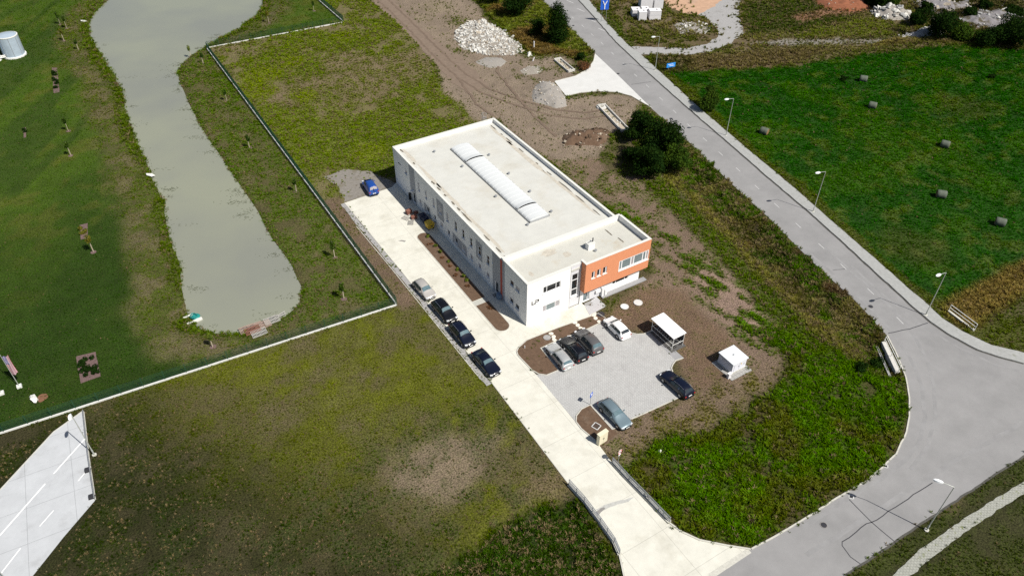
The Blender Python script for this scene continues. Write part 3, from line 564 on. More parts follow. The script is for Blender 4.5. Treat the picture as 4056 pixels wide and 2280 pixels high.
ribbon('gravel_margin', [(-10.62,33),(-10.3,20),(-9.98,-4.5)], .1, -.05, .05, M['kerb'])
ribbon('kerb', PP([(1462,1078),(1500,1110)]), .14, 0, .10, M['kerb'])
for pts in ([(1497,137),(1493,155),(1478,175),(1448,192),(1396,205)], [(1640,272),(1588,242),(1550,232),(1500,230),(1458,234),(1424,242)]): ribbon('kerb', PP(pts), .16, -.05, .10, M['kerb'])
# parking islands and kerbs
sheet('planting_bed', ISL, .07, M['soil'], 3)
ribbon('kerb', ISL, .13, 0, .115, M['kerb'], closed=True)
sheet('planting_bed', ISL2, .06, M['soil'], 3)
ribbon('kerb', PP([(1500,1110),(1462,1078),(1449,1061),(1450,1046),(1463,1029),(1485,1019),(1540,1080),(1556,1074)]), .13, 0, .11, M['kerb'])
ribbon('kerb', PP([(1565,822),(1579,831),(1588,838),(1603,841),(1620,840),(1642,831)]), .12, 0, .11, M['kerb'])
ribbon('kerb', PP([(1719,901),(1700,907),(1693,916),(1689,926),(1693,939),(1703,948)]), .13, 0, .115, M['kerb'])
ribbon('kerb', PP([(1748,983),(1705,1001),(1618,1041),(1588,1054)]), .12, 0, .07, M['kerb'])
sheet('shelter_slab', PP([(1632,839),(1642,831),(1720,900),(1700,906)]), .036, M['pavers2'], 3)
# beds along the hall
def capsule(x0, x1, y0, y1, ra=True, rb=True):
    p = []; r = (x1-x0)/2; cx = (x0+x1)/2
    p += [(cx+r*math.cos(PI*i/10), y1-r+r*math.sin(PI*i/10)) for i in range(11)] if rb else [(x1, y1), (x0, y1)]
    p += [(cx-r*math.cos(PI*i/10), y0+r-r*math.sin(PI*i/10)) for i in range(11)] if ra else [(x0, y0), (x1, y0)]
    return p
for y0, y1, ra, rb in ((8.0, 26.1, False, True), (.7, 7.0, True, False)):
    c = capsule(-3.85, -1.75, y0, y1, ra, rb); sheet('planting_bed', c, .05, M['soil'], 9); ribbon('kerb', c, .09, 0, .075, M['kerb'], closed=True)
sheet('paved_crossing', [(-3.9, 7.05), (-1.7, 7.05), (-1.7, 7.95), (-3.9, 7.95)], .042, add_lines(mat('crossing_slab', (.42, .42, .38), .9, .1, 3), .4, .2, .02, .8), 3)
sheet('entrance_slab', [tuple(p) for p in PP([(1470,768),(1500,747),(1525,770),(1483,793)])], .06, mat('entrance_slab', (.40, .40, .41), .9, .08, 2), 9)
sheet('damp_stain', PP([(1494,1289),(1504,1284),(1512,1276),(1519,1274),(1522,1278),(1513,1287),(1505,1297),(1499,1294)]), .041, M['stain'], .4, .08, .005)
sheet('damp_stain', PP([(1497,1283),(1520,1268),(1560,1258),(1595,1250),(1580,1262),(1535,1274),(1510,1285)]), .039, M['stain2'], .4, .12, .003)
sheet('damp_stain', PP([(1001,607),(1010,604),(1021,606),(1018,609),(1009,607)]), .040, M['stain'], .3, .05, .004)
M['trackdark'] = mat('worn_asphalt', (.222, .22, .22), .9, .14, .6, col2=(.242, .24, .24), c2scale=.5, c2lo=.4, c2hi=.6)
# lane dashes
DASH = [(1395,3),(1421,24),(1441,45),(1466,66),(1490,88),(1515,110),(1541,135),(1570,162),(1599,190),(1629,217),(1663,249),(1697,281),(1733,316),(1773,351),(1813,387),(1857,427),(1904,471),(1954,517),(2008,567),(2066,619),(2122,671),(2190,733),(2264,806)]
for i, (u, v) in enumerate(DASH):
    c = P(u, v).to_2d(); a = P(*DASH[max(0, i-1)]).to_2d(); b_ = P(*DASH[min(len(DASH)-1, i+1)]).to_2d(); t = (b_-a).normalized()
    MB().box((c.x, c.y, .0245), (.11, 1.4, .003), math.atan2(-t.x, t.y)).build('lane_dash', M['paint'], road)
for u, v in ((1434,5),(1461,26),(1489,52),(1515,76)):
    c = P(u, v).to_2d(); MB().box((c.x, c.y, .0245), (.2, 2.6, .003), R(8)).build('lane_dash', M['paint'], road)
def crack(pts, w=.1): ribbon('sealed_crack', PP(pts), w, .018, .0245, M['tar'], road, jit=.12)
crack([(2136,1256),(2165,1283),(2192,1312),(2222,1338),(2250,1361)]); crack([(2347,1213),(2312,1236),(2270,1262),(2235,1285),(2205,1306),(2192,1312),(2180,1316),(2155,1338),(2118,1363),(2120,1372),(2140,1398),(2165,1418)])
crack([(2234,838),(2287,827),(2334,812)], .12); crack([(1587,213),(1638,206)], .1); crack([(2094,679),(2130,676)], .08)
for k, (a, w_, m_) in enumerate((([(2040,640),(2120,712),(2190,775),(2240,830),(2290,900),(2320,970),(2328,1050),(2312,1110),(2275,1160),(2215,1205),(2130,1255),(2020,1325)], .45, 0), ([(2075,622),(2150,690),(2220,752),(2280,815),(2325,890),(2350,970),(2352,1050),(2335,1120),(2290,1180)], .4, 0), ([(2170,650),(2250,722),(2330,790),(2420,850),(2520,895),(2600,915)], .45, 0), ([(2140,668),(2220,740),(2310,812),(2400,868),(2500,915),(2620,950)], .4, 0), ([(2030,1395),(2150,1320),(2280,1235),(2400,1160),(2576,1060)], .5, 0))):
    ribbon('tyre_track', PP(a), w_, .0185, .0222, M['trackdark'], road, jit=.12)
# yard lines
for a, b_, w in (((213,1104),(135,1191),.13),((114,1216),(0,1346),.14),((217,1185),(197,1209),.1),((135,1283),(100,1323),.1),((52,1378),(3,1441),.11)):
    ribbon('painted_line', PP([a, b_]), w, .028, .034, M['linepaint'], court)
ribbon('kerb', PP([(209,1033),(135,1086),(0,1232)]), .12, 0, .06, M['kerb'])
# water
w = bpy.data.materials.new('murky_water'); w.use_nodes = True; wb = w.node_tree.nodes['Principled BSDF']; wb.inputs['Base Color'].default_value = (.215, .225, .168, 1); wb.inputs['Roughness'].default_value = .09; wb.inputs['Specular IOR Level'].default_value = .5
_n = w.node_tree.nodes.new('ShaderNodeTexNoise'); _n.inputs['Scale'].default_value = 3.0; _n.inputs['Detail'].default_value = 4; _t = w.node_tree.nodes.new('ShaderNodeTexCoord'); w.node_tree.links.new(_t.outputs['Object'], _n.inputs['Vector'])
_l = w.node_tree.nodes.new('ShaderNodeTexNoise'); _l.inputs['Scale'].default_value = .045; _l.inputs['Detail'].default_value = 3; w.node_tree.links.new(_t.outputs['Object'], _l.inputs['Vector']); _mr = w.node_tree.nodes.new('ShaderNodeMapRange'); _mr.inputs[1].default_value = .38; _mr.inputs[2].default_value = .62; w.node_tree.links.new(_l.outputs[0], _mr.inputs[0])
_mx = w.node_tree.nodes.new('ShaderNodeMix'); _mx.data_type = 'RGBA'; w.node_tree.links.new(_mr.outputs[0], _mx.inputs[0]); _mx.inputs[6].default_value = (.198, .206, .172, 1); _mx.inputs[7].default_value = (.232, .242, .182, 1); w.node_tree.links.new(_mx.outputs[2], wb.inputs['Base Color'])  # murky sediment tones, with soft sky reflections put into the colour too
_b = w.node_tree.nodes.new('ShaderNodeBump'); _b.inputs['Strength'].default_value = .05; w.node_tree.links.new(_n.outputs[0], _b.inputs['Height']); w.node_tree.links.new(_b.outputs[0], wb.inputs['Normal'])
_r = resample(POND, 2.0); _c = Vector((sum(p[0] for p in _r)/len(_r), sum(p[1] for p in _r)/len(_r)))
big = []
for i in range(len(_r)):
    a, b_ = Vector(_r[i-1]), Vector(_r[(i+1) % len(_r)]); t = (b_-a).normalized(); nn = Vector((t.y, -t.x)); 
    big.append(Vector(_r[i])+nn*.8)
ar = sum(_r[i][0]*_r[(i+1) % len(_r)][1]-_r[(i+1) % len(_r)][0]*_r[i][1] for i in range(len(_r)))
if ar < 0: big = [Vector(_r[i])*2-big[i] for i in range(len(_r))]
structure(MB().add([(p.x, p.y, WATER_Z) for p in (big if ar > 0 else big[::-1])], [tuple(range(len(big)))]).build('pond_water', w))

# ------------------------------------------------------------------ the office and hall building
bld = thing('office_building', 'long white flat-roofed company building with orange box front and hall behind', 'building', (0, 0, 0))
def wall(ax, c, inw, u0, u1, z0, z1, holes, dep=.16, solid=0.0):
    """wall skin in the plane ax=c with openings and their reveals; inw = +1/-1 is the inward direction"""
    us = sorted({u0, u1, *[h[0] for h in holes], *[h[1] for h in holes]}); zs = sorted({z0, z1, *[h[2] for h in holes], *[h[3] for h in holes]})
    us = [u for u in us if u0 <= u <= u1]; zs = [z for z in zs if z0 <= z <= z1]
    def p(u, z, d=0.0): return (c+d*inw, u, z) if ax == 'x' else (u, c+d*inw, z)
    mb = MB(); flip = (ax == 'x') == (inw > 0)
    def q(*v): mb.add(v, [(0, 1, 2, 3) if not flip else (3, 2, 1, 0)])
    for i in range(len(us)-1):
        for j in range(len(zs)-1):
            cu, cz = (us[i]+us[i+1])/2, (zs[j]+zs[j+1])/2
            if any(h[0] < cu < h[1] and h[2] < cz < h[3] for h in holes): continue
            q(p(us[i], zs[j]), p(us[i+1], zs[j]), p(us[i+1], zs[j+1]), p(us[i], zs[j+1]))
    for a, b_, c0, c1 in holes:
        q(p(a, c0), p(b_, c0), p(b_, c0, dep), p(a, c0, dep)); q(p(b_, c1), p(a, c1), p(a, c1, dep), p(b_, c1, dep))
        q(p(a, c1), p(a, c0), p(a, c0, dep), p(a, c1, dep)); q(p(b_, c0), p(b_, c1), p(b_, c1, dep), p(b_, c0, dep))
    if solid:
        for a, b_ in (((u0, z0), (u1, z0)), ((u1, z0), (u1, z1)), ((u1, z1), (u0, z1)), ((u0, z1), (u0, z0))): q(p(*b_), p(*a), p(*a, solid), p(*b_, solid))
    return mb
def window(ax, c, inw, u0, u1, z0, z1, cuts=(), gl='glass', sill=True, parent=None, zc=(), fw=.07, dep=.14, name='window', fm='frame'):
    def b3(mb, a0, a1, b0, b1, d0, d1):
        e0, e1 = sorted((c+d0*inw, c+d1*inw))
        return mb.b2(e0, e1, a0, a1, b0, b1) if ax == 'x' else mb.b2(a0, a1, e0, e1, b0, b1)
    f = MB(); d0, d1 = dep-.07, dep+.02
    b3(f, u0, u0+fw, z0, z1, d0, d1); b3(f, u1-fw, u1, z0, z1, d0, d1); b3(f, u0+fw, u1-fw, z0, z0+fw, d0, d1); b3(f, u0+fw, u1-fw, z1-fw, z1, d0, d1)
    us = [u0+fw/2]+[u0+(u1-u0)*k for k in cuts]+[u1-fw/2]; zs = [z0+fw/2]+[z0+(z1-z0)*k for k in zc]+[z1-fw/2]
    for u in us[1:-1]: b3(f, u-fw/2, u+fw/2, z0+fw, z1-fw, d0+.005, d1-.005)
    for z in zs[1:-1]: b3(f, u0+fw, u1-fw, z-fw/2, z+fw/2, d0+.008, d1-.008)
    o = f.build(name, M[fm], parent or bld)
    for i in range(len(us)-1):
        for j in range(len(zs)-1):
            b3(MB(), us[i]+fw*.45, us[i+1]-fw*.45, zs[j]+fw*.45, zs[j+1]-fw*.45, dep-.02, dep+.012).build('pane', M[gl if isinstance(gl, str) else gl[(i+j) % len(gl)]], o)
    if sill: b3(MB(), u0-.06, u1+.06, z0-.07, z0-.005, -.09, dep).build('sill', M[fm], o)
    return o
HT = 6.95; FT = 7.2; OT = 7.45
up_y = [(31.9, .6, 'glasspale'), (29.35, .62, 'glasspale'), (26.75, .62, 'glasspale'), (24.55, .8, 'glasspale'), (22.2, .75, 'glasspale'), (19.6, .75, 'glass'), (17.3, .75, 'glass'), (14.95, .75, 'glass'), (12.55, .85, 'glass'), (10.15, .8, 'glass')]
lo_y = [(31.75, .65, 'glasspale'), (29.15, .95, 'glass'), (26.65, .65, 'glass'), (24.4, .75, 'glasspale'), (22.05, .8, 'glass'), (19.65, .9, 'glass'), (17.35, .9, 'glasspale'), (14.95, .8, 'glasspale'), (12.55, .8, 'glasspale'), (10.2, .8, 'glasspale')]
holes = [(y-w/2, y+w/2, 3.55, 5.15) for y, w, g in up_y]+[(y-w/2, y+w/2, 1.15, 2.1) for y, w, g in lo_y]
win_l = [(y-w/2, y+w/2, 3.55, 5.15, g) for y, w, g in up_y]+[(y-w/2, y+w/2, 1.15, 2.1, g) for y, w, g in lo_y]
win_l += [(3.3, 4.25, 4.3, 5.2, 'glass'), (1.85, 2.85, 4.35, 5.2, 'glasspale'), (3.35, 4.3, 1.25, 2.1, 'glass'), (1.88, 2.85, 1.25, 2.1, 'glass'), (36.1, 37.0, 4.25, 5.0, 'glasspale')]
doors = [(33.65, 34.6, .05, 2.05), (7.3, 8.25, .05, 2.1)]
L_h = [w[:4] for w in win_l]+doors
wl_ = wall('x', 0, 1, 0, 41.2, 0, HT, L_h).build('wall', M['white'], bld)
for w_ in win_l: window('x', 0, 1, *w_[:4], gl=w_[4], zc=(.55,) if w_[3]-w_[2] > 1.2 else ())
def panel(u0, u1, z0, z1, m, name='wall_panel', ax='x', c=0.0, inw=1, th=.012):
    hs_ = [h for h in L_h if h[0] > u0 and h[1] < u1 and h[2] >= z0 and h[3] <= z1] if ax == 'x' else []
    return wall(ax, c-th*inw, inw, u0, u1, z0, z1, hs_, th-.002, th-.002).build(name, m, bld)
panel(33.2, 35.2, .0, HT-.02, M['greywall']); panel(6.75, 8.85, 0, HT-.02, M['greywall']); panel(5.6, 6.2, 0, HT-.02, M['greywall'])
panel(6.2, 6.75, .0, HT-.02, M['red'], 'red_stripe')
panel(23.45, 25.65, 2.5, 5.9, M['greywall']); panel(11.7, 13.5, 2.8, 5.9, M['greywall']); panel(28.25, 30.35, .9, 2.42, M['greywall']); panel(16.35, 20.75, .75, 2.6, M['greywall'])
for d_ in doors:
    o = window('x', 0, 1, *d_, gl='glass', sill=False, name='door', fw=.12)
    MB().b2(-.03, .05, d_[0]+.14, d_[0]+.18, 1.0, 1.2).build('handle', M['steel'], o)
MB().b2(-.55, 0, 33.9, 34.4, 2.35, 2.5).build('door_lamp', M['frame'], bld); MB().lathe((-.1, 8.69, 4.8), [(0, -.12), (.1, -.08), (.12, .05), (0, .1)], 10).build('wall_lamp', M['frame'], bld); MB().lathe((-.1, 15.5, 2.95), [(0, -.1), (.12, -.08), (.14, .05), (0, .08)], 10).build('wall_lamp', M['frame'], bld)
MB().b2(-.06, 0, 38.4, 39.4, 4.92, 5.02).build('wall_vent', M['dark'], bld); MB().b2(-.35, 0, 35.3, 35.6, .05, 1.3).build('downpipe_box', M['black'], bld)
MB().b2(-.5, -.02, 6.35, 7.1, .06, .85).b2(-.53, -.5, 6.45, 7.0, .2, .75).build('heat_pump_unit', mat('unit_blue_grey', (.16, .24, .34), .5, .1), bld)
# front block
F_h = [(2.5, 5.25, 4.5, 5.65), (2.5, 5.25, 1.2, 2.35), (7.15, 8.2, 1.85, 5.7)]
fw_ = wall('y', 0, 1, 0, 6.85, 0, FT, F_h[:2]).build('front_wall', M['white'], bld)
wall('y', .12, 1, 6.85, 8.6, 0, FT, F_h[2:]).build('stair_wall', M['lgrey'], bld)
MB().b2(6.80, 6.86, .0, .12, 0, FT).build('wall_return', M['white'], bld)
window('y', 0, 1, *F_h[0], cuts=(.22, .75), gl=['glass', 'glass', 'glass'], fw=.09, zc=(.0,)[:0]); window('y', 0, 1, *F_h[1], cuts=(.22, .75), gl=['glasspale', 'glassblue', 'glasspale'], fw=.09)
window('y', .12, 1, *F_h[2], zc=(.3, .72), gl=['glass'], fw=.1)
G_h = [(14.2, 17.0, .95, 1.6), (9.15, 10.35, .06, 2.1)]
wall('y', .0, 1, 8.6, 18.95, 0, 2.62, G_h).build('ground_floor_wall', M['white'], bld)
window('y', 0, 1, *G_h[0], cuts=(.22, .78), gl=['glass'], fw=.08)
o = window('y', 0, 1, *G_h[1], gl='glassblue', sill=False, cuts=(.68,), name='entrance_door', fw=.11); MB().b2(9.85, 9.9, -.05, .05, .9, 1.5).build('handle', M['steel'], o)
wall('y', -.012, 1, 10.45, 12.1, .0, 2.6, [], .01, .01).build('wall_panel', M['lgrey'], bld)
MB().b2(11.2, 12.0, -.28, -.02, .9, 1.35).build('letter_box', M['frame'], bld); MB().b2(12.15, 12.5, -.4, -.012, .08, 1.5).b2(12.7, 13.05, -.4, -.012, .08, 1.0).build('utility_box', M['frame'], bld)
structure(MB().b2(12.1, 19.9, -.75, .0, -.1, .07).build('building_plinth', M['pavers2']))
# orange upper box
O_h = [(9.65, 10.2, 4.65, 5.8), (10.55, 11.18, 4.65, 5.8), (11.52, 12.2, 4.65, 5.8), (14.25, 19.45, 4.05, 5.75)]
ob = wall('y', -.85, 1, 8.6, 19.6, 2.55, OT, O_h).b2(8.6, 8.61, -.85, .115, 2.55, OT)
ob.add([(8.6, -.85, 2.55), (8.6, .0, 2.55), (19.6, .0, 2.55), (19.6, -.85, 2.55)], [(0, 1, 2, 3)]); ob.add([(18.95, 0, 2.55), (18.95, 6.3, 2.55), (19.6, 6.3, 2.55), (19.6, 0, 2.55)], [(0, 1, 2, 3)])
S_h = [(-.75, 2.2, 4.05, 5.75)]
ws = wall('x', 19.6, -1, -.85, 6.3, 2.55, OT, S_h); ob.add(ws.v, ws.f)
ob.build('orange_box', M['orange'], bld)
for h in O_h[:3]: window('y', -.85, 1, *h, cuts=(.72,), gl=['glass', 'glasspale'], fw=.07)
window('y', -.85, 1, *O_h[3], cuts=(.1, .4, .5, .8, .9), gl=['glassblue', 'glassblue', 'glasspale'], fw=.16, dep=.12)
window('x', 19.6, -1, *S_h[0], cuts=(.5,), gl='glassblue', fw=.14)
wall('x', 18.95, -1, 0, 6.3, 0, 2.55, []).build('side_wall', M['white'], bld)
rw = wall('x', 19.2, -1, 6.3, 41.2, 0, HT, [(y-.8, y+.8, 4.2, 5.2) for y in (11, 17, 23, 29, 35)])
rw.build('hall_wall', M['white'], bld)
for y in (11, 17, 23, 29, 35): window('x', 19.2, -1, y-.8, y+.8, 4.2, 5.2, cuts=(.5,))
bw = wall('y', 41.2, -1, 0, 19.2, 0, HT, [(7, 11, .05, 4.2)]); bw.build('hall_wall', M['white'], bld)
gd = MB().b2(7, 11, 41.02, 41.1, .05, 4.2); gate = gd.build('roller_door', M['lgrey'], bld)
for k in range(8): MB().b2(7.02, 10.98, 41.1, 41.13, .1+k*.51, .1+k*.51+.44).build('door_panel', M['lgrey'], gate)
# roofs
hr = MB().b2(.3, 18.85, 6.6, 40.9, 6.2, 6.35).build('hall_roof', M['roof'], bld); fr = MB().b2(.35, 19.3, .02, 6.0, 6.35, 6.62).b2(8.9, 19.3, -.6, .02, 6.35, 6.62).build('front_roof', M['roof2'], bld)
def parapet(name, rects, top, ov=.03):
    body = MB(); cap = MB()
    for x0, x1, y0, y1, zb in rects: body.b2(x0+.012, x1-.012, y0+.012, y1-.012, zb, top-.003); cap.b2(x0-ov, x1+ov*.5, y0-ov*.9, y1+ov*.4, top, top+.05)
    o = body.build(name, M['white'], bld); cap.build('coping', M['coping'], o)
parapet('hall_parapet', [(.0, .3, 6.5, 40.88, 6.0), (18.86, 19.2, 6.5, 40.88, 6.0), (.0, 19.2, 40.9, 41.2, 6.0)], HT)
parapet('front_parapet', [(.0, .33, .36, 5.97, 6.3), (.0, 6.84, .0, .33, 6.3), (6.88, 8.5, .12, .42, 6.3)], FT)
parapet('box_parapet', [(8.6, 19.6, -.85, -.5, 6.4), (19.27, 19.6, -.47, 5.97, 6.4), (8.6, 8.92, -.47, .4, 6.4)], OT)
parapet('dividing_parapet', [(.0, 19.58, 6.0, 6.42, 6.2)], 7.3)
# skylight
sk = MB().b2(8.15, 8.3, 12.2, 36.35, 6.35, 6.62).b2(11.4, 11.55, 12.2, 36.35, 6.35, 6.62).b2(8.15, 11.55, 12.15, 12.3, 6.35, 6.62).b2(8.15, 11.55, 36.25, 36.4, 6.35, 6.62).build('skylight', M['steel'], bld)
NP = 23; pw = 23.9/NP
pm = MB(); A = 12
for off, w_ in ((0, .02), ):
    v = []
    for j in (0, 1):
        for i in range(A+1):
            t = PI*(i/A); v.append((-1.66*math.cos(t), (j-.5)*(pw-.06), .42*math.sin(t)))
    pm.add(v, [(i, i+1, A+2+i, A+1+i) for i in range(A)])
pmesh = pm.mesh('skylight_panel'); pmesh.materials.append(M['skylight'])
for p_ in pmesh.polygons: p_.use_smooth = True
rm = MB(); v = []
for j in (0, 1):
    for rr_ in (1.0, 1.03):
        for i in range(A+1): t = PI*i/A; v.append((-1.66*rr_*math.cos(t), (j-.5)*.09, .42*rr_*math.sin(t)))
n_ = A+1; rm.add(v, [(n_+i, n_+i+1, 3*n_+i+1, 3*n_+i) for i in range(A)]+[(i, i+1, n_+i+1, n_+i) for i in range(A)]+[(2*n_+i+1, 2*n_+i, 3*n_+i, 3*n_+i+1) for i in range(A)])
rmesh = rm.mesh('skylight_rib'); rmesh.materials.append(mat('skylight_rib', (.60, .62, .62), .5, .03))
for k in range(NP):
    o = link('panel', pmesh, None, sk); y = 12.3+pw*(k+.5); o.location = (9.85, y, 6.6)
    if k in (3, 18): o.rotation_euler = (R(-10), 0, 0); o.location.z += .12
    if k: r_ = link('rib', rmesh, None, sk); r_.location = (9.85, 12.3+pw*k, 6.6)
for y in (12.32, 36.22):
    v = [(9.85-1.66*math.cos(PI*i/A), y, 6.6+.42*math.sin(PI*i/A)) for i in range(A+1)]; MB().add(v, [tuple(range(A+1))]).build('end_panel', M['skylight'], sk)
for (x_, y_) in ((7.2,30.6),(7.4,20.5),(12.6,31.5),(12.4,25),(12.3,12.9),(7.6,11.9),(12.5,19),(5.5,37)):
    MB().lathe((x_, y_, 6.35), [(.16, 0), (.16, .22), (.22, .24), (.2, .32), (0, .36)], 12).build('roof_vent', M['steel'], hr)
MB().lathe((12.05, 1.75, 6.62), [(.16, 0), (.16, .2), (.22, .22), (.2, .3), (0, .33)], 12).build('roof_vent', M['steel'], fr)
ch = MB().b2(11.3, 12.35, 2.35, 3.05, 6.6, 7.55).build('chimney', M['white'], bld); MB().b2(11.25, 12.4, 2.3, 3.1, 7.55, 7.63).build('cap', M['coping'], ch)
for i, (x_, h_) in enumerate(((11.5, .2), (11.75, .25), (12.0, .22), (12.2, .6))): MB().tube((x_, 2.7, 7.63), (x_, 2.7, 7.63+h_), .06 if i < 3 else .08).build('flue', M['dark'] if i == 3 else M['steel'], ch)
def blob(name, x_, y_, rx, ry, z, m, par, sd):
    rr_ = random.Random(sd); k = 18; MB().add([(x_+rx*math.cos(2*PI*i/k)*rr_.uniform(.6, 1.25), y_+ry*math.sin(2*PI*i/k)*rr_.uniform(.85, 1.1), z) for i in range(k)], [tuple(range(k))]).build(name, m, par)
for i, (y_, l_) in enumerate(((40.3,.9),(35.6,.5),(28.9,.75),(27.0,.8),(24.9,.45),(22.4,.7),(20.6,.7),(18.3,2.1),(12.4,1.1),(9.1,1.0),(7.3,.5))): blob('silt_patch', 1.15, y_, .16, l_*.8, 6.358, M['puddle'], hr, i)
for i, (y_, l_) in enumerate(((39.3,1.3),(36.5,.4),(34.2,1.4),(30.3,1.0),(25.5,.5),(22.0,.9),(17.5,2.4),(13.6,1.6),(9.5,1.2))): blob('silt_patch', 17.95, y_, .13, l_*.8, 6.358, M['puddle'], hr, 40+i)
for i, (x_, y_, rx, ry) in enumerate(((1.5,38,.35,2.6),(1.5,31,.3,4),(1.55,24,.35,5),(1.5,14,.35,6),(17.6,36,.35,4),(17.5,28,.5,6),(17.6,16,.35,7))): blob('silt_patch', x_, y_, rx, ry, 6.3545, M['silt'], hr, 80+i)
for i, (x_, y_, rx, ry) in enumerate(((16.2,4.3,.12,.9),(16.6,2.0,.12,.7))): blob('silt_patch', x_, y_, rx, ry, 6.628, M['puddle'], fr, 120+i)
for i, (x_, y_, rx, ry) in enumerate(((6.5,4.8,1.2,.7),(8.4,3.2,.7,.6),(2.0,2.2,.3,.5))): blob('silt_patch', x_, y_, rx, ry, 6.626, M['silt'], fr, 130+i)
# ladder with safety cage at the rear wall
ld = MB()
for x_ in (17.3, 17.8): ld.tube((x_, 41.5, .8), (x_, 41.5, 8.0), .035, n=6)
for k in range(22): ld.tube((17.3, 41.5, 1.0+k*.31), (17.8, 41.5, 1.0+k*.31), .018, n=5)
for k in range(7):
    z = 2.4+k*.92; pr = None
    for i in range(9):
        t = PI*i/8; p_ = (17.55-.42*math.cos(t), 41.5+.75*math.sin(t), z)
        if pr: ld.tube(pr, p_, .025, n=4)
        pr = p_
for i in range(1, 8): t = PI*i/8; ld.tube((17.55-.42*math.cos(t), 41.5+.75*math.sin(t), 2.4), (17.55-.42*math.cos(t), 41.5+.75*math.sin(t), 7.95), .018, n=4)
ld.build('roof_ladder', M['steel'], bld)
# company sign on the front wall
lg = MB()
for x0, x1, z0, z1 in ((.74, .86, 3.36, 3.98), (.862, 1.34, 3.36, 3.47), (1.23, 1.345, 3.472, 3.72), (1.23, 1.70, 3.90, 4.0), (1.35, 1.68, 3.60, 3.70)): lg.b2(x0, x1, -.03, -.004, z0, z1)
pr = None
for i in range(9):
    t = -PI/2+PI*i/8; lg.box((1.68+.15*math.cos(t), -.017, 3.80+.15*math.sin(t)), (.11, .026, .12)) if i % 1 == 0 else None
lg.build('logo', M['black'], bld)
MB().b2(1.45, 1.85, -.015, -.003, 3.12, 3.42).build('logo_mark', mat('pale_mark', (.62, .70, .68), .8, .05), bld); MB().b2(.74, 1.9, -.012, -.003, 2.95, 2.98).build('logo_line', M['lgrey'], bld)
#=PART3=
# ------------------------------------------------------------------ fences
PW = 2.5; FH = 1.35
pmb = MB()
for i in range(1, 31): x_ = i*PW/31; pmb.tube((x_, 0, .05), (x_, 0, FH), .011, n=3, caps=False)
for k in range(7): z = .1+k*.2; pmb.tube((0, .012, z), (PW, .012, z), .012, n=3, caps=False)
PANEL = pmb.mesh('mesh_panel'); PANEL.materials.append(M['greenmetal'])
POST = MB().box((0, 0, FH/2+.02), (.07, .07, FH+.1)).mesh('post'); POST.materials.append(M['greenmetal'])
def fence(label, pts):
    f = None; pts = [Vector(p) for p in pts]
    f = thing('fence', label, 'fence', (pts[0].x, pts[0].y, 0), 0, 'green mesh fences on white plinths')
    for i in range(len(pts)-1):
        a, b_ = pts[i], pts[i+1]; d_ = b_-a; n = max(1, round(d_.length/PW)); rz = math.atan2(d_.y, d_.x)
        c = (a+b_)/2-pts[0]; MB().box((c.x, c.y, .02), (d_.length, .22, .32), rz).build('plinth', M['plinth'], f)
        for k in range(n+1):
            p_ = a.lerp(b_, k/n)-pts[0]; o = link('post', POST, None, f); o.location = (p_.x, p_.y, .2); o.rotation_euler = (0, 0, rz)
            if k < n: o = link('mesh_panel', PANEL, None, f); o.location = (p_.x, p_.y, .22); o.rotation_euler = (0, 0, rz); o.scale = (d_.length/n/PW, 1, 1)
fence('long green mesh fence running between the pond and the driveway', [(-13, 13.15), (-13, 114.5)])
fence('green mesh fence crossing the lawn below the end of the pond', [(-13, 12.8), (-76, 17.1)])
fence('green mesh fence across the far end of the field by the pond', [(-12.7, 114.8), (19.0, 113.5)])
fence('green mesh fence beside the dirt track at the top edge', [(19.35, 113.7), (19.4, 146)])
# ------------------------------------------------------------------ street lamps
def lamp(label, base, h, arm, ad):
    ad = Vector((ad[0], ad[1])).normalized()
    t = thing('street_lamp', label, 'street lamp', (base[0], base[1], 0), math.atan2(ad.y, ad.x), 'street lamps')
    MB().tube((0, 0, 0), (0, 0, .9), .085, .085, 10).tube((0, 0, .9), (0, 0, h), .06, .04, 10).build('pole', M['pole'], t, 40)
    MB().lathe((0, 0, 0), [(.24, 0), (.24, .14), (.1, .16)], 10).build('base', M['kerb'], t)
    MB().tube((0, 0, h-.02), (arm*.5, 0, h+.06), .032, n=8).tube((arm*.5, 0, h+.06), (arm, 0, h+.08), .032, n=8).build('arm', M['pole'], t, 40)
    hd = MB(); 
    for k, (x_, w_, z0, z1) in enumerate(((0, .07, -.03, .05), (.15, .15, -.06, .10), (.45, .19, -.07, .13), (.75, .15, -.06, .10), (.9, .05, -.02, .04))):
        hd.v += [(arm-.15+x_, -w_, h+.08+z0), (arm-.15+x_, w_, h+.08+z0), (arm-.15+x_, w_*.8, h+.08+z1), (arm-.15+x_, -w_*.8, h+.08+z1)]
        if k: a = 4*(k-1); hd.f += [(a+i, a+(i+1) % 4, a+4+(i+1) % 4, a+4+i) for i in range(4)]
    hd.f += [(3, 2, 1, 0), (16, 17, 18, 19)]; hd.build('lamp_head', M['lamphead'], t, 50)
B = [P(1648, 178), P(1826, 342), P(2045, 533), P(2328, 793), P(2330, 1333), P(238, 1144), P(60, 1510)]
for lb, b_, h, ad in (('slim street lamp beside the gravel track junction', B[0], 7.5, (-.97, .22)), ('street lamp next to the lone meadow bush', B[1], 7.5, (-.97, .22)), ('street lamp midway along the sidewalk past the hay bales', B[2], 7.5, (-.97, .22)),
                      ('street lamp on the sidewalk bend beside the white railing', B[3], 7.5, (-.95, .1)), ('street lamp on the grass verge by the cracked asphalt', B[4], 7.5, (-.55, .85)), ('street lamp at the fenced corner of the concrete yard', B[5], 7.1, (-.2, -1)), ('lamp pole cut off by the bottom left corner', B[6], 7.6, (-.6, .8))):
    lamp(lb, b_, h, 1.15 if ad[1] > -.5 else .3, ad)
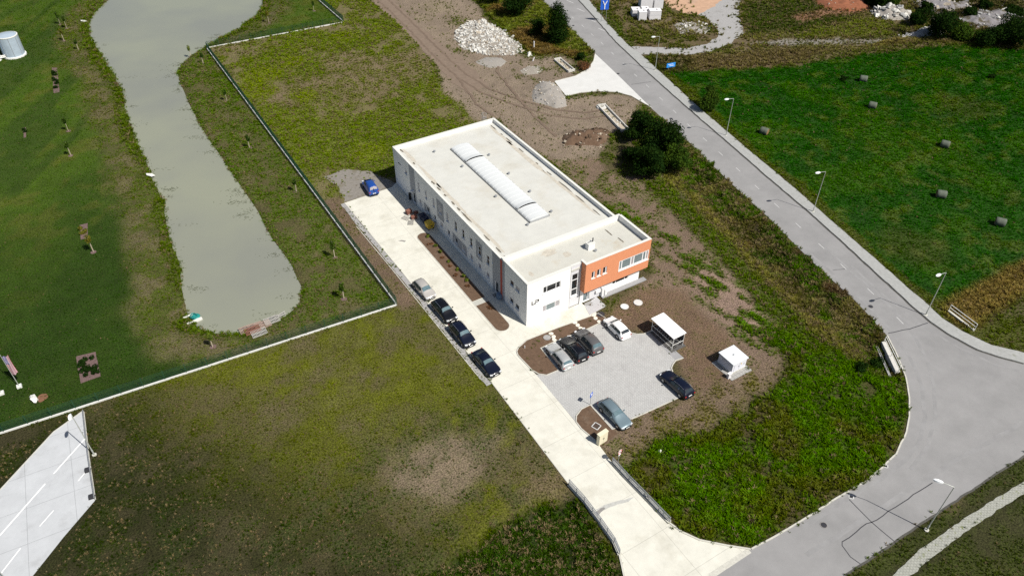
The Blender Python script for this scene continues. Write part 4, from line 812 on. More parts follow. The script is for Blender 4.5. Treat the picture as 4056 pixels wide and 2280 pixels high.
# ------------------------------------------------------------------ trees and shrubs
def leaves(n, lobes, size, rg, flat=.35):
    """leaf-sized faces spread through a set of ellipsoid lobes (cx,cy,cz,rx,ry,rz)"""
    L_ = np.array(lobes); w_ = L_[:, 3]*L_[:, 4]*L_[:, 5]; k = rg.choice(len(L_), n, p=w_/w_.sum())
    d_ = rg.normal(size=(n, 3)); d_ /= np.linalg.norm(d_, axis=1)[:, None]; r = rg.random(n)**.42*(.86+.3*rg.random(n))
    c = L_[k, :3]+d_*r[:, None]*L_[k, 3:]
    nrm = d_*.7+rg.normal(size=(n, 3))*.6+np.array([0, 0, flat]); nrm /= np.linalg.norm(nrm, axis=1)[:, None]
    t = np.cross(nrm, rg.normal(size=(n, 3))); t /= np.linalg.norm(t, axis=1)[:, None]; b_ = np.cross(nrm, t)
    s = size*(.6+.8*rg.random(n))[:, None]
    v = np.stack([c-t*s, c-b_*s*.5+nrm*s*.12, c+t*s, c+b_*s*.5+nrm*s*.12], 1).reshape(-1, 3)
    me_ = bpy.data.meshes.new('leaves'); me_.from_pydata(v.tolist(), [], np.arange(4*n).reshape(-1, 4).tolist()); return me_
def tree(name, label, loc, h, r, leaf, n, size=.16, cat='tree', trunk=.12, base=.1, lobes=7, seed=0, col=False, group=None):
    rg = np.random.default_rng(seed); t = thing(name, label, cat, (loc[0], loc[1], ground_z(loc[0], loc[1])), rg.uniform(0, 6), group)
    z0 = h*base; lb = []
    if col:
        for i in range(lobes): f = i/(lobes-1); lb.append((rg.normal()*.08*r, rg.normal()*.08*r, z0+(h-z0)*(.12+.8*f), r*(1-.42*f**4)*rg.uniform(.85, 1.1), r*(1-.42*f**4)*rg.uniform(.85, 1.1), (h-z0)*.2))
    else:
        for i in range(lobes):
            a = rg.uniform(0, 2*PI); q = rg.uniform(.15, .75)*r; zz_ = z0+(h-z0)*rg.uniform(.28, .82); rr_ = r*rg.uniform(.32, .58); lb.append((q*math.cos(a), q*math.sin(a), zz_, rr_, rr_, min(rr_*.8, (h-zz_)*.9+.05)))
        lb.append((0, 0, z0+(h-z0)*.45, r*.6, r*.6, (h-z0)*.42))
    mb = MB().tube((0, 0, -.25), (.05, .02, h*.45), trunk, trunk*.65, 8).tube((.05, .02, h*.45), (0, .05, h*.85), trunk*.65, trunk*.2, 6)
    for i, L_ in enumerate(lb[:6]): mb.tube((.03, .01, h*(.18+.05*i)), (L_[0]*.8, L_[1]*.8, L_[2]), trunk*.4, trunk*.12, 5)
    mb.build('trunk', M['bark'], t); link('crown', leaves(n, lb, size, rg), M[leaf], t); return t
c = P(1640, 400)
tree('roadside_tree', 'tallest dark green tree of the clump between hall and road', P(1655, 408), 8.6, 3.9, 'leafdark', 12000, .19, seed=1, lobes=12, base=.02)
tree('roadside_tree', 'dark tree at the far left end of the roadside clump', P(1600, 352), 6.6, 2.8, 'leafdark', 7500, .18, seed=2, base=.05)
tree('roadside_tree', 'dark tree in the clump nearest the weedy plot', P(1628, 440), 6.2, 3.6, 'leafdark', 10500, .18, seed=3, base=.03, lobes=8)
tree('roadside_tree', 'green tree of the clump closest to the asphalt road', P(1698, 425), 5.4, 2.8, 'leaf', 6800, .17, seed=4, base=.05)
tree('roadside_bush', 'low dark bush at the foot of the roadside tree clump', P(1585, 405), 3.0, 2.0, 'leafdark', 3200, .15, 'bush', seed=5, base=.02)
tree('columnar_tree', 'tall dark columnar tree beside the road near the apron', P(1402, 108), 8.6, 2.7, 'leafdark', 8000, .2, seed=6, col=True, base=.03, trunk=.16)
tree('roadside_bush', 'dark bush left of the columnar tree', P(1352, 92), 4.2, 2.2, 'leafdark', 2400, .18, 'bush', seed=7, base=.02)
tree('roadside_tree', 'broad dark tree at the top edge above the rubble', P(1298, 42), 6.5, 4.0, 'leafdark', 4600, .22, seed=8, base=.02)
tree('roadside_tree', 'dark tree cut by the top edge left of the road', P(1246, 8), 5.5, 3.0, 'leafdark', 2600, .22, seed=9, base=.02)
tree('roadside_bush', 'small dark bush beside the red-brown scrub at the apron', P(1458, 152), 1.9, 1.2, 'leafdark', 900, .15, 'bush', seed=10, base=.02)
tree('scrub_bush', 'dead red-brown scrub bush at the apron kerb', P(1470, 172), 1.5, 2.0, 'dead', 1300, .14, 'bush', seed=11, base=.0)
tree('meadow_bush', 'lone round bush in the green meadow near a street lamp', P(1785, 278), 5.0, 2.5, 'leaf', 5200, .16, 'bush', seed=12, base=.02)
for i, (u, v, h, r, lf, lb) in enumerate(((2352,97,7,4.6,'leafdark','big dark bush in the scrub strip above the meadow'),(2408,103,4.2,3.0,'leaf','green bush with lit leaves beside the big dark one'),(2540,116,7.0,5.4,'leafdark','large dark bush at the right end of the scrub strip'),(2488,114,4.8,3.6,'leafdark','dark bush next to the largest one at the right end'),(2462,112,2.6,1.8,'leaf','small round green bush in the scrub strip'),
        (2216,22,4.0,2.6,'leafdark','dark bush beside the rubble near the top edge'),(2248,14,3.6,2.2,'leaf','green bush right of the dark one at the top edge'),(2185,12,3.0,2.2,'leafdark','dark low bush behind the red earth heap'),(2400,68,1.8,1.4,'dead','red-leaved bush behind the dark scrub'),(2520,78,1.6,1.3,'leafdark','small dark bush on the grey gravel'),(2580,95,5.0,3.0,'leaf','green bush at the right edge of the scrub strip'),(2330,30,2.4,1.8,'leafdark','low dark bush among the grey rubble'),(2470,25,2.4,1.8,'leafdark','low bush on the gravel near the top right corner'),(2300,62,3.2,2.6,'leafdark','dark bush between the small rubble pile and the big bush'),(2545,38,2.6,2.2,'leafdark','dark bush on the spoil heap by the right edge'),(2440,44,2.2,1.9,'leafdark','round dark bush on the left flank of the spoil heap'))):
    tree('scrub_bush', lb, P(u, v), h, r, lf, int(1500*r+600), .21, 'bush', seed=30+i, base=.0)
for i, (u, v, h, r, lb) in enumerate(((2120,203,1.0,.9,'small dark tuft bush left of a bale in the meadow'),(2495,198,.9,.8,'small dark bush at the far right of the meadow'),(2205,915,1.3,1.1,'small bush in the ditch beside the culvert wall'),(2165,925,1.1,1.2,'low dark bush in the ditch left of the culvert'))):
    tree('small_bush', lb, P(u, v), h, r, 'leafdark', 700, .13, 'bush', seed=60+i, base=0, trunk=.04)
def sapling(label, loc, h, leaf='leaf', n=130, seed=0):
    rg = np.random.default_rng(seed); t = thing('sapling', label, 'sapling', (loc[0], loc[1], ground_z(loc[0], loc[1])), rg.uniform(0, 6), 'young staked trees round the pond')
    MB().tube((0, 0, -.1), (.04, .02, h*.95), .035, .015, 6).tube((0, 0, h*.6), (.25, .1, h*.85), .012, .006, 4).tube((0, 0, h*.55), (-.2, .15, h*.8), .012, .006, 4).build('trunk', M['stake'], t)
    MB().tube((.12, 0, -.1), (.12, 0, h*.55), .04, .04, 6).build('stake', M['stake'], t)
    MB().lathe((0, 0, .0), [(.45, -.05), (.42, .03), (0, .06)], 12).build('mulch_ring', M['mulch'], t)
    lb = [(0, 0, h*.72, h*.13, h*.13, h*.22), (.12, .08, h*.85, h*.10, h*.1, h*.13), (-.1, .05, h*.62, h*.12, h*.12, h*.12)]
    link('crown', leaves(n, lb, .13, rg), M[leaf], t)
SAP = [((172,330),3.0,'leaf','staked sapling on the lawn above the pair by the flower bed'),((178,392),2.9,'leaf','second staked sapling down the open lawn'),((235,634),3.4,'leafyel','yellowing sapling beside the small lawn bed'),((152,62),3.2,'leaf','far sapling left of the white float at the pond'),((168,72),3.2,'leaf','far sapling nearest the white float'),((162,103),3.0,'leafyel','pale sapling below the two far ones on the left bank'),((197,126),2.6,'leaf','small sapling on the bank left of the pond bend'),
       ((512,160),2.6,'leaf','sapling inside the fence corner at the pond bend'),((570,254),2.6,'leaf','sapling on the bank strip below the fence corner'),((629,372),2.8,'leaf','sapling on the strip beside the upper fence'),((745,482),2.6,'leaf','thin sapling on the strip level with the blue van'),((842,648),3.2,'leaf','leafy sapling between pond and fence level with the bed'),((865,752),3.0,'leaf','sapling near the lower corner of the fence'),((676,58),3.2,'leafyel','pale sapling by the pond at the top edge'),((790,28),2.6,'leaf','sapling in the fenced corner at the top edge'),
       ((536,872),2.4,'leaflight','pale sapling near the foot of the pond'),((480,142),2.8,'leaflight','pale willowy sapling at the water edge by the bend')]
for i, (uv, h, lf, lb) in enumerate(SAP): sapling(lb, P(*uv), h, lf, 220 if i != 16 else 150, 100+i)
# bed plants
for i, (x_, y_, h) in enumerate(((-2.35,24.6,.9),(-2.4,21.9,.8),(-2.5,20.2,.8),(-2.45,17.6,.6),(-2.3,15.2,.7),(-2.3,13.4,.9),(-2.35,12.4,.6))):
    t = tree('bed_plant', ['bright green plant at the far end of the planting bed', 'second plant from the far end of the bed', 'third plant from the far end of the bed', 'plant in the middle of the planting bed', 'plant past the middle of the long bed', 'taller green plant at the near half of the bed', 'last green plant before the paved crossing'][i], (x_, y_), h, .38, 'leaflight', 120, .12, 'plant', .02, .05, 4, 200+i, group='plants in the bed along the hall')
for i, (x_, y_) in enumerate(((-2.9,22.9),(-2.9,19.0),(-2.8,16.6),(-2.9,14.4),(-2.6,11.2),(-2.4,5.6))):
    tree('withered_plant', ['withered brown plant behind the second bed plant', 'withered plant near the middle of the bed', 'withered plant below the middle of the bed', 'withered plant in the near half of the bed', 'withered plant close to the paved crossing', 'withered plant in the short bed by the corner'][i], (x_, y_), .4, .5, 'dead', 140, .12, 'plant', .015, .0, 3, 230+i, group='withered plants in the beds')

# ------------------------------------------------------------------ cars
def paint(n, c, metal=0.0, rough=.3): return mat(n, c, rough, 0, metal=metal, spec=.35, coat=.3)
M['carglass'] = mat('car_glass', (.02, .028, .033), .06, 0, spec=.8); M['carglass2'] = mat('car_glass_light', (.09, .14, .16), .02, .3, 3, spec=.4)
M['headlight'] = mat('headlight_lens', (.6, .62, .64), .15, 0, spec=.8); M['taillight'] = mat('taillight_lens', (.30, .02, .02), .2, 0, spec=.6); M['plate'] = mat('number_plate', (.7, .7, .68), .5, 0); M['chrome'] = mat('chrome_trim', (.6, .6, .6), .2, 0, metal=.9)
KIND = {  # L, W, H, cowl, windshield top, roof end, rear glass foot, hood z, belt z, tail z
    'hatch': (4.2, 1.76, 1.52, .98, 1.78, 3.62, 4.06, .92, .93, 1.0), 'estate': (4.65, 1.78, 1.48, 1.35, 2.15, 4.15, 4.5, .88, .92, .98), 'suv': (4.6, 1.86, 1.70, 1.25, 1.95, 3.95, 4.42, 1.02, 1.05, 1.12),
    'sedan': (4.75, 1.82, 1.46, 1.4, 2.2, 3.35, 4.15, .90, .94, 1.04), 'van': (4.4, 1.78, 1.84, .95, 1.65, 4.1, 4.3, .98, 1.08, 1.15)}
def car(name, label, loc, rz, kind, pm_, rails=False, glass='carglass', front_glass=None, rear_glass=None, group='parked cars', scale=1.0):
    L_, W_, H_, co, wt, re, rg, hz_, bz, tz = KIND[kind]; hw = W_/2
    ST = [(0, .80, .36, .52, .60, .66), (.10, .93, .25, .62, .72, .74), (.45, 1.0, .2, hz_-.18, hz_-.10, .84), (co, 1.0, .19, bz-.02, hz_+.03, .80), (wt, 1.0, .19, bz, H_-.07, .66), ((wt+re)/2, 1.0, .19, bz+.02, H_, .68), (re, 1.0, .19, bz+.05, H_-.06, .66), (rg, .99, .2, bz+.04, tz+.03, .78), (L_-.06, .95, .26, bz-.1, tz-.06, .78), (L_, .86, .36, .56, .66, .72)]
    if kind == 'sedan': ST = ST[:8]+[(L_-.12, .96, .24, bz-.02, tz-.02, .8), (L_, .86, .36, .58, .68, .72)]
    def ring(s):
        x_, w_, zb, be, to, cw = s; w_ *= hw; cw *= hw
        return [(0, zb), (.88*w_, zb), (w_, zb+.16), (w_*1.0, (zb+be)/2+.12), (.97*w_, be), (cw, max(to-.05, be+.005)), (cw*.6, to), (0, to+.025)]
    xs = [s[0] for s in ST]; rings = [ring(s) for s in ST]
    def rp(x_, k, side=1):
        i = max(0, min(len(xs)-2, next((j for j in range(len(xs)-1) if x_ <= xs[j+1]), len(xs)-2))); f = (x_-xs[i])/(xs[i+1]-xs[i])
        y_ = rings[i][k][0]*(1-f)+rings[i+1][k][0]*f; z_ = rings[i][k][1]*(1-f)+rings[i+1][k][1]*f
        return Vector((y_*side, L_/2-x_, z_))
    t = thing(name, label, 'car' if kind != 'van' else 'van', (loc[0], loc[1], .032), rz, group)
    v = []; nr = 16
    for i in range(len(ST)):
        h = rings[i]; x_ = L_/2-xs[i]; v += [(a, x_, z) for a, z in h]+[(-a, x_, z) for a, z in h[::-1]]
    f = [(i*nr+j, i*nr+(j+1) % nr, (i+1)*nr+(j+1) % nr, (i+1)*nr+j) for i in range(len(ST)-1) for j in range(nr)]
    f += [tuple(range(nr-1, -1, -1)), tuple(range((len(ST)-1)*nr, len(ST)*nr))]
    body = MB().add(v, f).build('body', pm_, t, 60); ss = body.modifiers.new('round', 'SUBSURF'); ss.levels = 1; ss.render_levels = 1
    def skin(nm, grid, m, par=t, off=.012):
        n = len(grid[0]); vv_ = []; c0 = Vector((0, 0, .55))
        for r_ in range(len(grid)):
            for k in range(n):
                p_ = grid[r_][k]; a = grid[min(r_+1, len(grid)-1)][k]-grid[max(r_-1, 0)][k]; b_ = grid[r_][min(k+1, n-1)]-grid[r_][max(k-1, 0)]; nn = a.cross(b_).normalized()
                if nn.dot(p_-Vector((0, p_.y*.55, .5))) < 0: nn = -nn
                vv_.append(p_+nn*off)
        fs = [(r_*n+k, r_*n+k+1, (r_+1)*n+k+1, (r_+1)*n+k) for r_ in range(len(grid)-1) for k in range(n-1)]
        return MB().add(vv_, fs).build(nm, m, par, 40)
    def cross(x_, k0, k1, t_=1.0):      # curve over the roof line from side to side
        l_ = [rp(x_, k) for k in range(k0, k1+1)]; return l_[:-1]+[rp(x_, k1)]+[rp(x_, k, -1) for k in range(k1-1, k0-1, -1)]
    def shrink(c_, s): m_ = sum(c_, Vector())/len(c_); return [Vector((p_.x*s, p_.y, p_.z)) for p_ in c_]
    fg = front_glass or glass; rgl = rear_glass or glass
    skin('windshield', [shrink(cross(co+(wt-co)*f_, 5, 7), .93) for f_ in (.10, .5, .93)], M[fg])
    skin('rear_window', [shrink(cross(re+(rg-re)*f_, 5, 7), .9) for f_ in (.10, .5, .80)], M[rgl])
    xa, xb = co+.42, rg-.16; nwin = 3 if kind in ('estate', 'suv') else 2; cut = [xa, xa+(xb-xa)*.40, xb] if nwin == 2 else [xa, xa+(xb-xa)*.36, xa+(xb-xa)*.70, xb]
    for sd in (1, -1):
        for w_ in range(nwin):
            if kind == 'van' and w_ == 1: continue
            b0, b1 = cut[w_]+.03, cut[w_+1]-.03; t0, t1 = max(b0, wt+.08), min(b1, re-.06)
            if w_ > 0: t0 = b0
            if t1-t0 < .1: continue
            skin('side_window', [[rp(b0+(b1-b0)*f_, 4, sd).lerp(rp(t0+(t1-t0)*f_, 5, sd), g_) for f_ in (0, .5, 1)] for g_ in (.14, .86)], M[glass])
        for x_ in (.82, L_-.86):
            y_ = L_/2-x_; Rt = Matrix.Rotation(PI/2, 3, 'Y'); cw_ = Vector((sd*(hw-.10), y_, .32))
            MB().lathe((sd*(hw-.02), y_, .34), [(0, -.03), (.39, -.03), (.39, .03), (0, .03)], 18, Rt).build('wheel_arch', M['black'], t)
            wo = MB().lathe(cw_, [(.2, -.12), (.3, -.125), (.325, -.08), (.325, .08), (.3, .125), (.2, .12)], 20, Rt).build('wheel', M['tyre'], t, 40)
            MB().lathe(cw_, [(0, -.11), (.07, -.115), (.2, -.12), (.21, .12), (.07, .115), (0, .11)], 14, Rt).build('rim', M['rim'], wo, 40)
        MB().box((sd*(hw*.70), L_/2-.14, hz_-.27), (.34, .2, .11), sd*R(-18)).build('headlight', M['headlight'], t)
        MB().box((sd*(hw*.80), -L_/2+.06, tz-.27), (.2, .13, .17)).build('taillight', M['taillight'], t)
        MB().box((sd*(hw+.08), L_/2-co-.55, bz+.08), (.2, .10, .14)).build('mirror', pm_, t)
        if rails: 
            pr = None
            rb = MB()
            for f_ in (0, .1, .5, .9, 1):
                p_ = rp(wt+.15+(re-wt-.3)*f_, 5, sd)+Vector((0, 0, .03 if f_ in (0, 1) else .08))
                if pr: rb.tube(pr, p_, .022, n=5)
                pr = p_
            rb.build('roof_rail', M['chrome'], t)
    MB().box((0, L_/2-.02, hz_-.32), (hw*.9, .10, .12)).build('grille', M['black'], t); MB().box((0, L_/2-.03, .32), (hw*1.3, .12, .10)).build('air_intake', M['black'], t)
    MB().box((0, L_/2+.03, .48), (.5, .03, .11)).build('number_plate', M['plate'], t); MB().box((0, -L_/2-.005, .62), (.5, .05, .11)).build('number_plate', M['plate'], t)
    MB().box((0, -L_/2+.0, .36), (hw*1.5, .14, .12)).build('rear_bumper', M['black'] if kind in ('suv', 'van') else pm_, t)
    if kind == 'van': MB().box((0, -L_/2+.02, .95), (.04, .1, 1.2)).build('door_gap', M['black'], t)
    return t
BK = paint('paint_black', (.004, .0045, .007)); BK2 = paint('paint_deep_navy', (.004, .006, .016)); SV = paint('paint_silver', (.42, .43, .43), .35, .35); SB = paint('paint_beige_silver', (.44, .42, .39), .3, .35); GR = paint('paint_grey_brown', (.085, .084, .086)); WH = paint('paint_white', (.78, .78, .78)); BL = paint('paint_blue', (.012, .055, .25)); GB = paint('paint_grey_blue', (.17, .23, .26), .35, .35)
car('parked_car', 'beige silver hatchback at the far end of the driveway row', (-8.55, 13.2), PI+R(3), 'hatch', SB, front_glass='carglass2')
car('parked_car', 'black off-roader second from the far end of the driveway row', (-8.25, 7.75), PI+R(2), 'suv', BK, True, front_glass='carglass2')
car('parked_car', 'black off-roader with bright front bumper third in the driveway row', (-8.35, 2.45), PI+R(1), 'suv', BK2, True, front_glass='carglass2')
car('parked_car', 'black car nearest the road in the driveway row', (-8.2, -3.55), PI+R(2), 'sedan', BK2, front_glass='carglass2')
car('parked_car', 'silver estate car parked beside the planting bed of the lot', (.3, -7.35), R(-3), 'estate', SV, rear_glass='carglass2')
car('parked_car', 'black estate between the silver and the grey-brown car', (2.6, -7.2), R(-2), 'estate', BK, True)
car('parked_car', 'grey-brown off-roader third in the lot row by the entrance', (5.05, -7.1), R(-2), 'suv', GR, rear_glass='carglass2')
car('parked_car', 'white hatchback parked near the building entrance', (9.75, -6.95), R(-1), 'hatch', WH)
car('parked_car', 'black estate alone at the right edge of the paved lot', (9.9, -18.7), R(2), 'estate', BK2, True)
car('parked_car', 'grey-blue estate car at the near end of the paved lot', (.55, -18.55), PI+R(2), 'estate', GB, True, front_glass='carglass2')
car('parked_van', 'blue delivery van parked on gravel behind the driveway end', (-4.6, 41.45), R(-5), 'van', BL, rear_glass='glasspale')
#=PART4=
# ------------------------------------------------------------------ rubble, heaps, troughs
def rock(seed, k=1):
    rr_ = random.Random(seed); bm = bmesh.new(); bmesh.ops.create_icosphere(bm, subdivisions=k, radius=1)
    s = (rr_.uniform(.7, 1.2), rr_.uniform(.6, 1.0), rr_.uniform(.4, .8))
    for v in bm.verts: f = rr_.uniform(.72, 1.18); v.co = Vector((v.co.x*s[0]*f, v.co.y*s[1]*f, v.co.z*s[2]*f))
    me_ = bpy.data.meshes.new('stone'); bm.to_mesh(me_); bm.free(); return me_
def slabrock(seed):
    rr_ = random.Random(seed); v = []
    for z in (-1, 1):
        for a, b_ in ((-1, -1), (1, -1), (1, 1), (-1, 1)): v.append((a*rr_.uniform(.6, 1.1), b_*rr_.uniform(.5, .9), z*rr_.uniform(.2, .4)))
    return MB().add(v, [(3, 2, 1, 0), (4, 5, 6, 7), (0, 1, 5, 4), (1, 2, 6, 5), (2, 3, 7, 6), (3, 0, 4, 7)]).mesh('stone')
M['spoil'] = mat('grey_spoil', (.19, .18, .185), .97, .35, 1.2, col2=(.07, .06, .035), c2scale=.5, c2lo=.5, c2hi=.62, bump=.8, bscale=6)
M['fillstone'] = mat('small_rubble', (.44, .43, .40), .95, .2, 3, island=.35)
ROCKS = {}
M['clod'] = mat('earth_clod', (.075, .05, .032), .97, .4, 3)
for mk in ('stone', 'stone2', 'stone3', 'clod'):
    ROCKS[mk] = []
    for i in range(6):
        me_ = rock(i+3*len(mk), 1) if i < 3 else slabrock(i); me_.materials.append(M[mk]); ROCKS[mk].append(me_)
def heap(name, label, cat, outline, h, m, rocks=(), nst=0, smin=.1, smax=.3, seed=0, bumpy=.35, fill=0):
    """a mound inside a ground outline, with stones lying on it"""
    pl = PP(outline); cx = sum(p.x for p in pl)/len(pl); cy = sum(p.y for p in pl)/len(pl); rg = random.Random(seed)
    t = thing(name, label, cat, (cx, cy, 0)); xs_ = [p.x for p in pl]; ys_ = [p.y for p in pl]; x0, x1, y0, y1 = min(xs_), max(xs_), min(ys_), max(ys_); st = max((x1-x0), (y1-y0))/34
    gx_ = np.arange(x0-st, x1+2*st, st); gy_ = np.arange(y0-st, y1+2*st, st); xx, yy = np.meshgrid(gx_, gy_); sd_ = sdist(pl, xx.ravel()+.8*(fbm(xx.ravel(), yy.ravel(), 2, 3)-.5), yy.ravel()).reshape(xx.shape)
    mxd = max(sd_.max(), .1); hh = np.where(sd_ > 0, h*(1-(1-np.clip(sd_/mxd, 0, 1))**1.8), -.12)*(1-bumpy+2*bumpy*fbm(xx.ravel(), yy.ravel(), 1.6, 9+seed).reshape(xx.shape))
    v = [(float(xx[j, i]-cx), float(yy[j, i]-cy), float(hh[j, i])) for j in range(len(gy_)) for i in range(len(gx_))]; n = len(gx_)
    f = [(j*n+i, j*n+i+1, (j+1)*n+i+1, (j+1)*n+i) for j in range(len(gy_)-1) for i in range(n-1) if max(hh[j, i], hh[j+1, i], hh[j, i+1], hh[j+1, i+1]) > -.1]
    o = MB().add(v, f).build('mound', m, t)
    for p_ in o.data.polygons: p_.use_smooth = True
    if fill:
        fb = MB()
        for _ in range(fill):
            i = rg.randrange(len(gx_)); j = rg.randrange(len(gy_))
            if sd_[j, i] < 0: continue
            s = rg.uniform(.08, .22); m3 = Matrix.Rotation(rg.uniform(0, 6), 3, 'Z') @ Matrix.Rotation(rg.uniform(-.9, .9), 3, 'X'); c3 = Vector((float(xx[j, i]-cx)+rg.uniform(-.6, .6)*st, float(yy[j, i]-cy)+rg.uniform(-.6, .6)*st, max(0, float(hh[j, i]))+s*.3))
            vv_ = [c3+m3 @ Vector((a*s*rg.uniform(.7, 1.2), b_*s*rg.uniform(.6, 1), z*s*rg.uniform(.3, .7))) for z in (-1, 1) for a, b_ in ((-1, -1), (1, -1), (1, 1), (-1, 1))]
            fb.add(vv_, [(3, 2, 1, 0), (4, 5, 6, 7), (0, 1, 5, 4), (1, 2, 6, 5), (2, 3, 7, 6), (3, 0, 4, 7)])
        o = fb.build('small_rubble', M['fillstone'], t); o['kind'] = 'stuff'
    k = 0; tries = 0
    while k < nst and tries < nst*30:
        tries += 1; i = rg.randrange(len(gx_)); j = rg.randrange(len(gy_))
        if sd_[j, i] < -.05: continue
        s = smin+(smax-smin)*rg.random()**2.2; o = link('stone', rg.choice(ROCKS[rg.choice(rocks)]), None, t)
        o.location = (float(xx[j, i]-cx)+rg.uniform(-.5, .5)*st, float(yy[j, i]-cy)+rg.uniform(-.5, .5)*st, max(0, float(hh[j, i]))+s*.15); o.rotation_euler = (rg.uniform(-.6, .6), rg.uniform(-.6, .6), rg.uniform(0, 6.3)); o.scale = (s, s, s); k += 1
    return t
heap('rubble_heap', 'large pale heap of broken concrete beside the dirt site', 'rubble heap', [(1140,92),(1150,70),(1180,55),(1215,50),(1250,68),(1285,90),(1312,112),(1312,135),(1270,140),(1215,138),(1165,125)], .9, M['heap'], ('stone', 'stone', 'stone', 'stone2'), 299, .2, .62, 3, .35, 1500)
heap('gravel_heap', 'grey-brown gravel heap against the end of the concrete apron', 'gravel heap', [(1338,238),(1345,215),(1365,205),(1395,208),(1424,243),(1427,268),(1400,272),(1365,262),(1342,256)], 1.1, M['gheap'], ('stone', 'stone2', 'stone3'), 110, .07, .26, 5)
heap('gravel_heap', 'flat grey gravel spill below the pale rubble heap', 'gravel heap', [(1196,155),(1225,143),(1262,145),(1275,155),(1262,168),(1235,172),(1205,165)], .25, M['gheap'], ('stone3',), 40, .05, .14, 6)
heap('sand_heap', 'flat pale lime patch spilled on the building site soil', 'sand heap', [(1308,178),(1325,167),(1358,166),(1370,176),(1355,186),(1320,190)], .16, M['heap'], ('stone',), 22, .06, .2, 7)
heap('earth_heap', 'rough brown earth heap left of the roadside trees', 'earth heap', [(1412,345),(1440,330),(1490,325),(1535,330),(1545,355),(1515,372),(1460,370),(1420,368)], 1.3, M['soil'], ('clod', 'clod', 'clod', 'stone2'), 110, .12, .42, 8, .8)
heap('rubble_heap', 'grey rubble pile with dark gaps near the top right', 'rubble heap', [(2192,30),(2215,20),(2270,26),(2300,40),(2285,50),(2235,52),(2200,45)], 1.6, M['gheap'], ('stone', 'stone3'), 90, .25, .8, 9, .5)
heap('rubble_heap', 'small grey rubble pile left of the dark scrub', 'rubble heap', [(2260,92),(2300,82),(2335,66),(2362,72),(2378,84),(2345,94),(2295,97)], 1.0, M['gravel'], ('stone', 'stone3'), 60, .15, .45, 10, .4)
heap('rubble_heap', 'rubble bank along the top edge at the right', 'rubble heap', [(2295,8),(2330,2),(2390,8),(2440,5),(2445,22),(2380,30),(2320,25)], 1.5, M['spoil'], ('stone', 'stone3', 'stone2'), 70, .2, .7, 11, .5)
heap('rubble_heap', 'grey spoil heap spotted with bushes in the top right', 'rubble heap', [(2400,50),(2450,28),(2530,25),(2580,40),(2575,70),(2500,78),(2440,68)], 1.3, M['spoil'], ('stone3', 'stone3', 'stone'), 70, .2, .6, 12, .6)
heap('earth_heap', 'red-brown earth heap at the top edge behind the meadow', 'earth heap', [(2045,5),(2080,-10),(2160,-15),(2195,0),(2190,24),(2140,30),(2080,24)], 1.4, mat('red_earth', (.20, .075, .038), .97, .35, 1.5, bump=.5, bscale=5), ('stone2',), 25, .1, .3, 13, .5)
heap('rubble_scatter', 'low scatter of grey rubble in the grass right of the white blocks', 'rubble', [(1690,62),(1720,52),(1770,55),(1790,75),(1770,85),(1710,86)], .3, M['gheap'], ('stone3', 'stone'), 60, .12, .45, 14, .6)
def trough(label, a, b_, w_, seed):
    a, b_ = P(*a), P(*b_); d_ = b_-a; L_ = d_.length; t = thing('concrete_trough', label, 'drain channel', ((a.x+b_.x)/2, (a.y+b_.y)/2, 0), math.atan2(d_.y, d_.x))
    for s in (-1, 1): MB().box((0, s*(w_/2-.08), .22), (L_, .16, .5)).build('side_wall', M['stone'], t)
    MB().box((0, 0, .02), (L_, w_-.3, .1)).build('bed', M['stone2'], t); MB().box((L_/2-.1, 0, .3), (.2, w_, .6)).box((-L_/2+.1, 0, .3), (.2, w_, .6)).build('end_block', M['stone'], t)
    rg = random.Random(seed)
    for k in range(10): o = link('stone', rg.choice(ROCKS['stone']), None, t); o.location = (rg.uniform(-L_/2, L_/2), rg.uniform(-.3, .3)*w_, .14); s = rg.uniform(.1, .25); o.scale = (s, s, s)
trough('long open concrete drain channel pointing at the roadside trees', (1513,268), (1574,332), 1.7, 1); trough('shorter open concrete drain channel above the apron', (1402,152), (1438,182), 1.7, 2)
tag(MB().lathe((*P(1513,270).to_2d(), 0), [(1.1, 0), (1.0, .25), (.45, .3), (.4, .05)], 18).build('drain_basin', M['stone']), 'round concrete drain basin at the end of the long channel', 'drain basin')
def post(label, uv, h, m, r=.07, name='marker_post', cat='post', rx=0.0): o = MB().tube((0, 0, -.1), (rx, 0, h), r, r, 8).build(name, m); o.location = P(*uv); return tag(o, label, cat)
post('white upright pipe behind the pale rubble heap', (1343,125), 1.9, M['boxwhite'], .13, 'white_pipe', 'pipe'); post('small white marker post in the lot planting bed', (1320,876), .5, M['boxwhite'], .05); post('white leaning pipe end beside the site path', (1340,154), .8, M['boxwhite'], .12, 'white_pipe', 'pipe', .4)
heap('rubble_heap', 'small white rubble lump in the grass by the upright pipe', 'rubble', [(1325,136),(1338,133),(1340,141),(1328,143)], .5, M['stone'], ('stone',), 10, .1, .3, 15)
